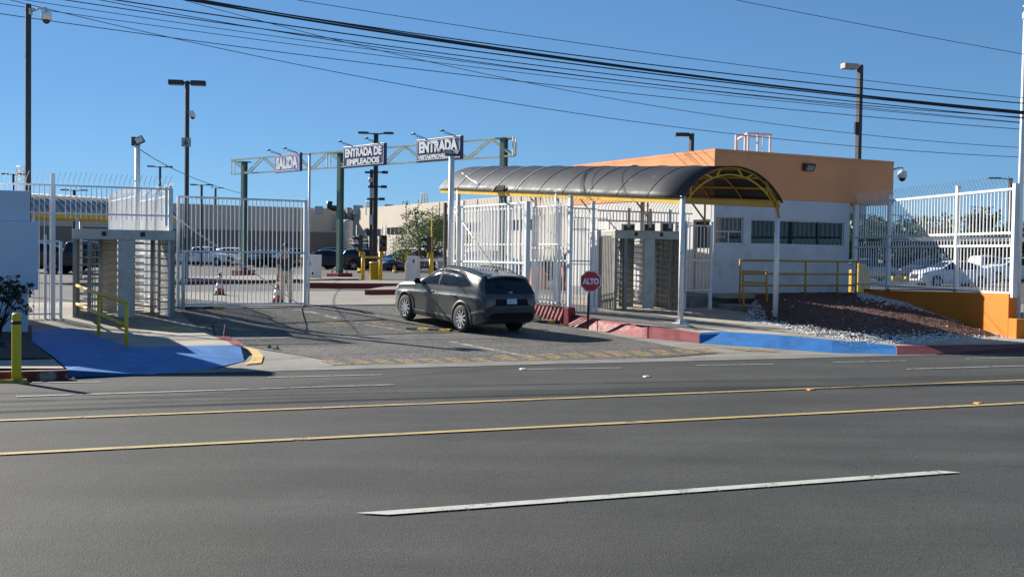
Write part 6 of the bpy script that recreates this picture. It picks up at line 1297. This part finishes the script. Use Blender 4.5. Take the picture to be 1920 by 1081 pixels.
for hnd, wrist, dr in (('lh', 'lw', Vector((0, -.15, -1))), ('rh', 'rw', Vector((1, -.1, -.1)))):
    b0 = Vector(Hh[hnd]); d = dr.normalized(); side = d.cross(Vector((0, 1, 0))).normalized()
    for i, (o_, l_) in enumerate(((-.03, .065), (-.01, .08), (.01, .075), (.03, .06))):
        n0 = len(vs_); vs_ += [tuple(b0 + d * .035 + side * o_), tuple(b0 + d * (.035 + l_ * .55) + side * o_ * 1.1), tuple(b0 + d * (.035 + l_ * .9) + side * o_ + Vector((0, -.02, -.012)))]; ee += [(ix[hnd], n0), (n0, n0 + 1), (n0 + 1, n0 + 2)]; rr_ += [.011, .009, .008]
    n0 = len(vs_); vs_ += [tuple(b0 + side * -.04 + Vector((0, -.01, 0))), tuple(b0 + side * -.055 + d * .04)]; ee += [(ix[hnd], n0), (n0, n0 + 1)]; rr_ += [.012, .009]
skin('body', pv(vs_), ee, rr_, SK, per)
sv = ['pel', 'spine', 'chest', 'ls', 'le', 'rs', 're']; S2 = [Hh[k] for k in sv]; S2[0] = (0, 0, .86); S2.append((0, -.005, 1.41))
skin('shirt', pv(S2), [(0, 1), (1, 2), (2, 3), (3, 4), (2, 5), (5, 6), (2, 7)], [(.17, .13), (.16, .12), (.175, .125), .075, .062, .075, .062, .07], SH, per)
T2 = [Hh[k] for k in ('pel', 'lhip', 'lk', 'la', 'rhip', 'rk', 'ra')]
skin('trousers', pv(T2), [(0, 1), (1, 2), (2, 3), (0, 4), (4, 5), (5, 6)], [(.155, .12), .105, .078, .065, .105, .078, .065], KH, per)
for s in ('l', 'r'): a, b = Hh[s + 'a'], Hh[s + 't']; skin('boot', pv([(a[0], a[1] + .02, .12), (a[0], a[1], .05), b]), [(0, 1), (1, 2)], [.052, .055, .045], BT, per)
mb = MB(PM); mb.lathe([(.105, 1.6), (.108, 1.65), (.09, 1.70), (.05, 1.725), (0, 1.73)], 18, (0, -.02, 0)); mb.prism([(-.07, -.1), (.07, -.1), (.055, -.19), (-.055, -.19)], 1.61, 'Z', 1.6); mb.build('cap', SH, per)
mb = MB(PM); [mb.box((x, -.118, 1.57), (.022, .01, .012)) for x in (-.03, .03)]; mb.build('eyes', BLACK, per); mb = MB(PM); mb.prism([(-.012, -.115), (.012, -.115), (0, -.145)], 1.555, 'Z', 1.52); mb.build('nose', SK, per)
# ------------------------------------------------------------------ overhead wires
def wire(label, pts, y0, r_, ang=3):
    """pts on the photo; the cable hangs in a vertical plane that crosses the view y0 metres ahead"""
    pl = Pl(0, y0, ang); P_ = [pl.at(*p) for p in pts]; T_ = [(p - pl.o).dot(pl.d) for p in P_]; Z_ = [p.z for p in P_]
    def q(t): return sum(Z_[i] * math.prod((t - T_[j]) / (T_[i] - T_[j]) for j in range(3) if i != j) for i in range(3))
    ta, tb_ = T_[0] - 16, T_[2] + 8; n = 56; mb = MB(); mb.tube([pl.p(ta + (tb_ - ta) * i / n, q(ta + (tb_ - ta) * i / n)) for i in range(n + 1)], r_, 5)
    tag(setorigin(mb.build('overhead_cable', BLACK), pl.p(ta, q(ta))), label, 'cable', 'overhead cables along the road')
wire('thick overhead cable bundle, the heaviest of all across the sky', [(340, -2), (960, 97), (1920, 210)], 26.3, .026)
wire('second strand twisted along the thick overhead bundle', [(365, -2), (960, 94), (1920, 213)], 26.4, .018)
wire('medium overhead cable just above the thick bundle on the right', [(440, 12), (1050, 100), (1920, 194)], 26.6, .014)
wire('medium overhead cable running just under the thick bundle', [(215, 0), (1050, 117), (1920, 214)], 26.2, .015)
wire('thin topmost cable leaving the frame top left of centre', [(555, 0), (1050, 76), (1920, 184)], 27, .008)
wire('lone thin cable crossing the upper right corner', [(1378, 0), (1600, 43), (1920, 102)], 28, .008)
wire('medium overhead cable hanging between the bundle and the thin ones', [(120, 0), (1050, 128), (1920, 222)], 26.9, .012)
wire('thin overhead cable, first below the medium ones', [(185, 0), (1050, 137), (1920, 220)], 27.2, .010)
wire('thin overhead cable merging with its neighbour at the centre', [(45, 0), (1050, 138), (1920, 230)], 38, .011, 9)
wire('thin overhead cable starting just under the top left corner', [(0, 7), (1050, 145), (1920, 231)], 38.4, .011, 9)
wire('lower overhead cable starting level with the dome camera', [(0, 26), (1050, 161), (1920, 243)], 37.6, .013, 9)
wire('slanting thin overhead cable crossing the others at the centre', [(335, -2), (1050, 167), (1920, 277)], 36, .010, 12)
wire('lowest long overhead cable slanting down to the booth roof', [(18, 0), (1050, 208), (1920, 295)], 36.5, .011, 12)
# slack service cable on the left
t_ = thing('service_cable', 'thin slack cable sagging between the floodlight post and the gantry', 'cable', PD(270, 284, 31)); mb = MB(); a, m_, b = PD(262, 280, 31), PD(340, 335, 40), PD(455, 363, 56); mb.tube([a.lerp(m_, i / 8).lerp(m_.lerp(b, i / 8), i / 8) for i in range(9)], .012, 5); mb.build('cable', BLACK, t_); mb = MB(); [mb.lathe([(.0, -.06), (.05, 0), (0, .06)], 8, PD(x, y, 48)) for x, y in ((398, 350), (404, 353))]; mb.build('insulator', STEELD, t_)
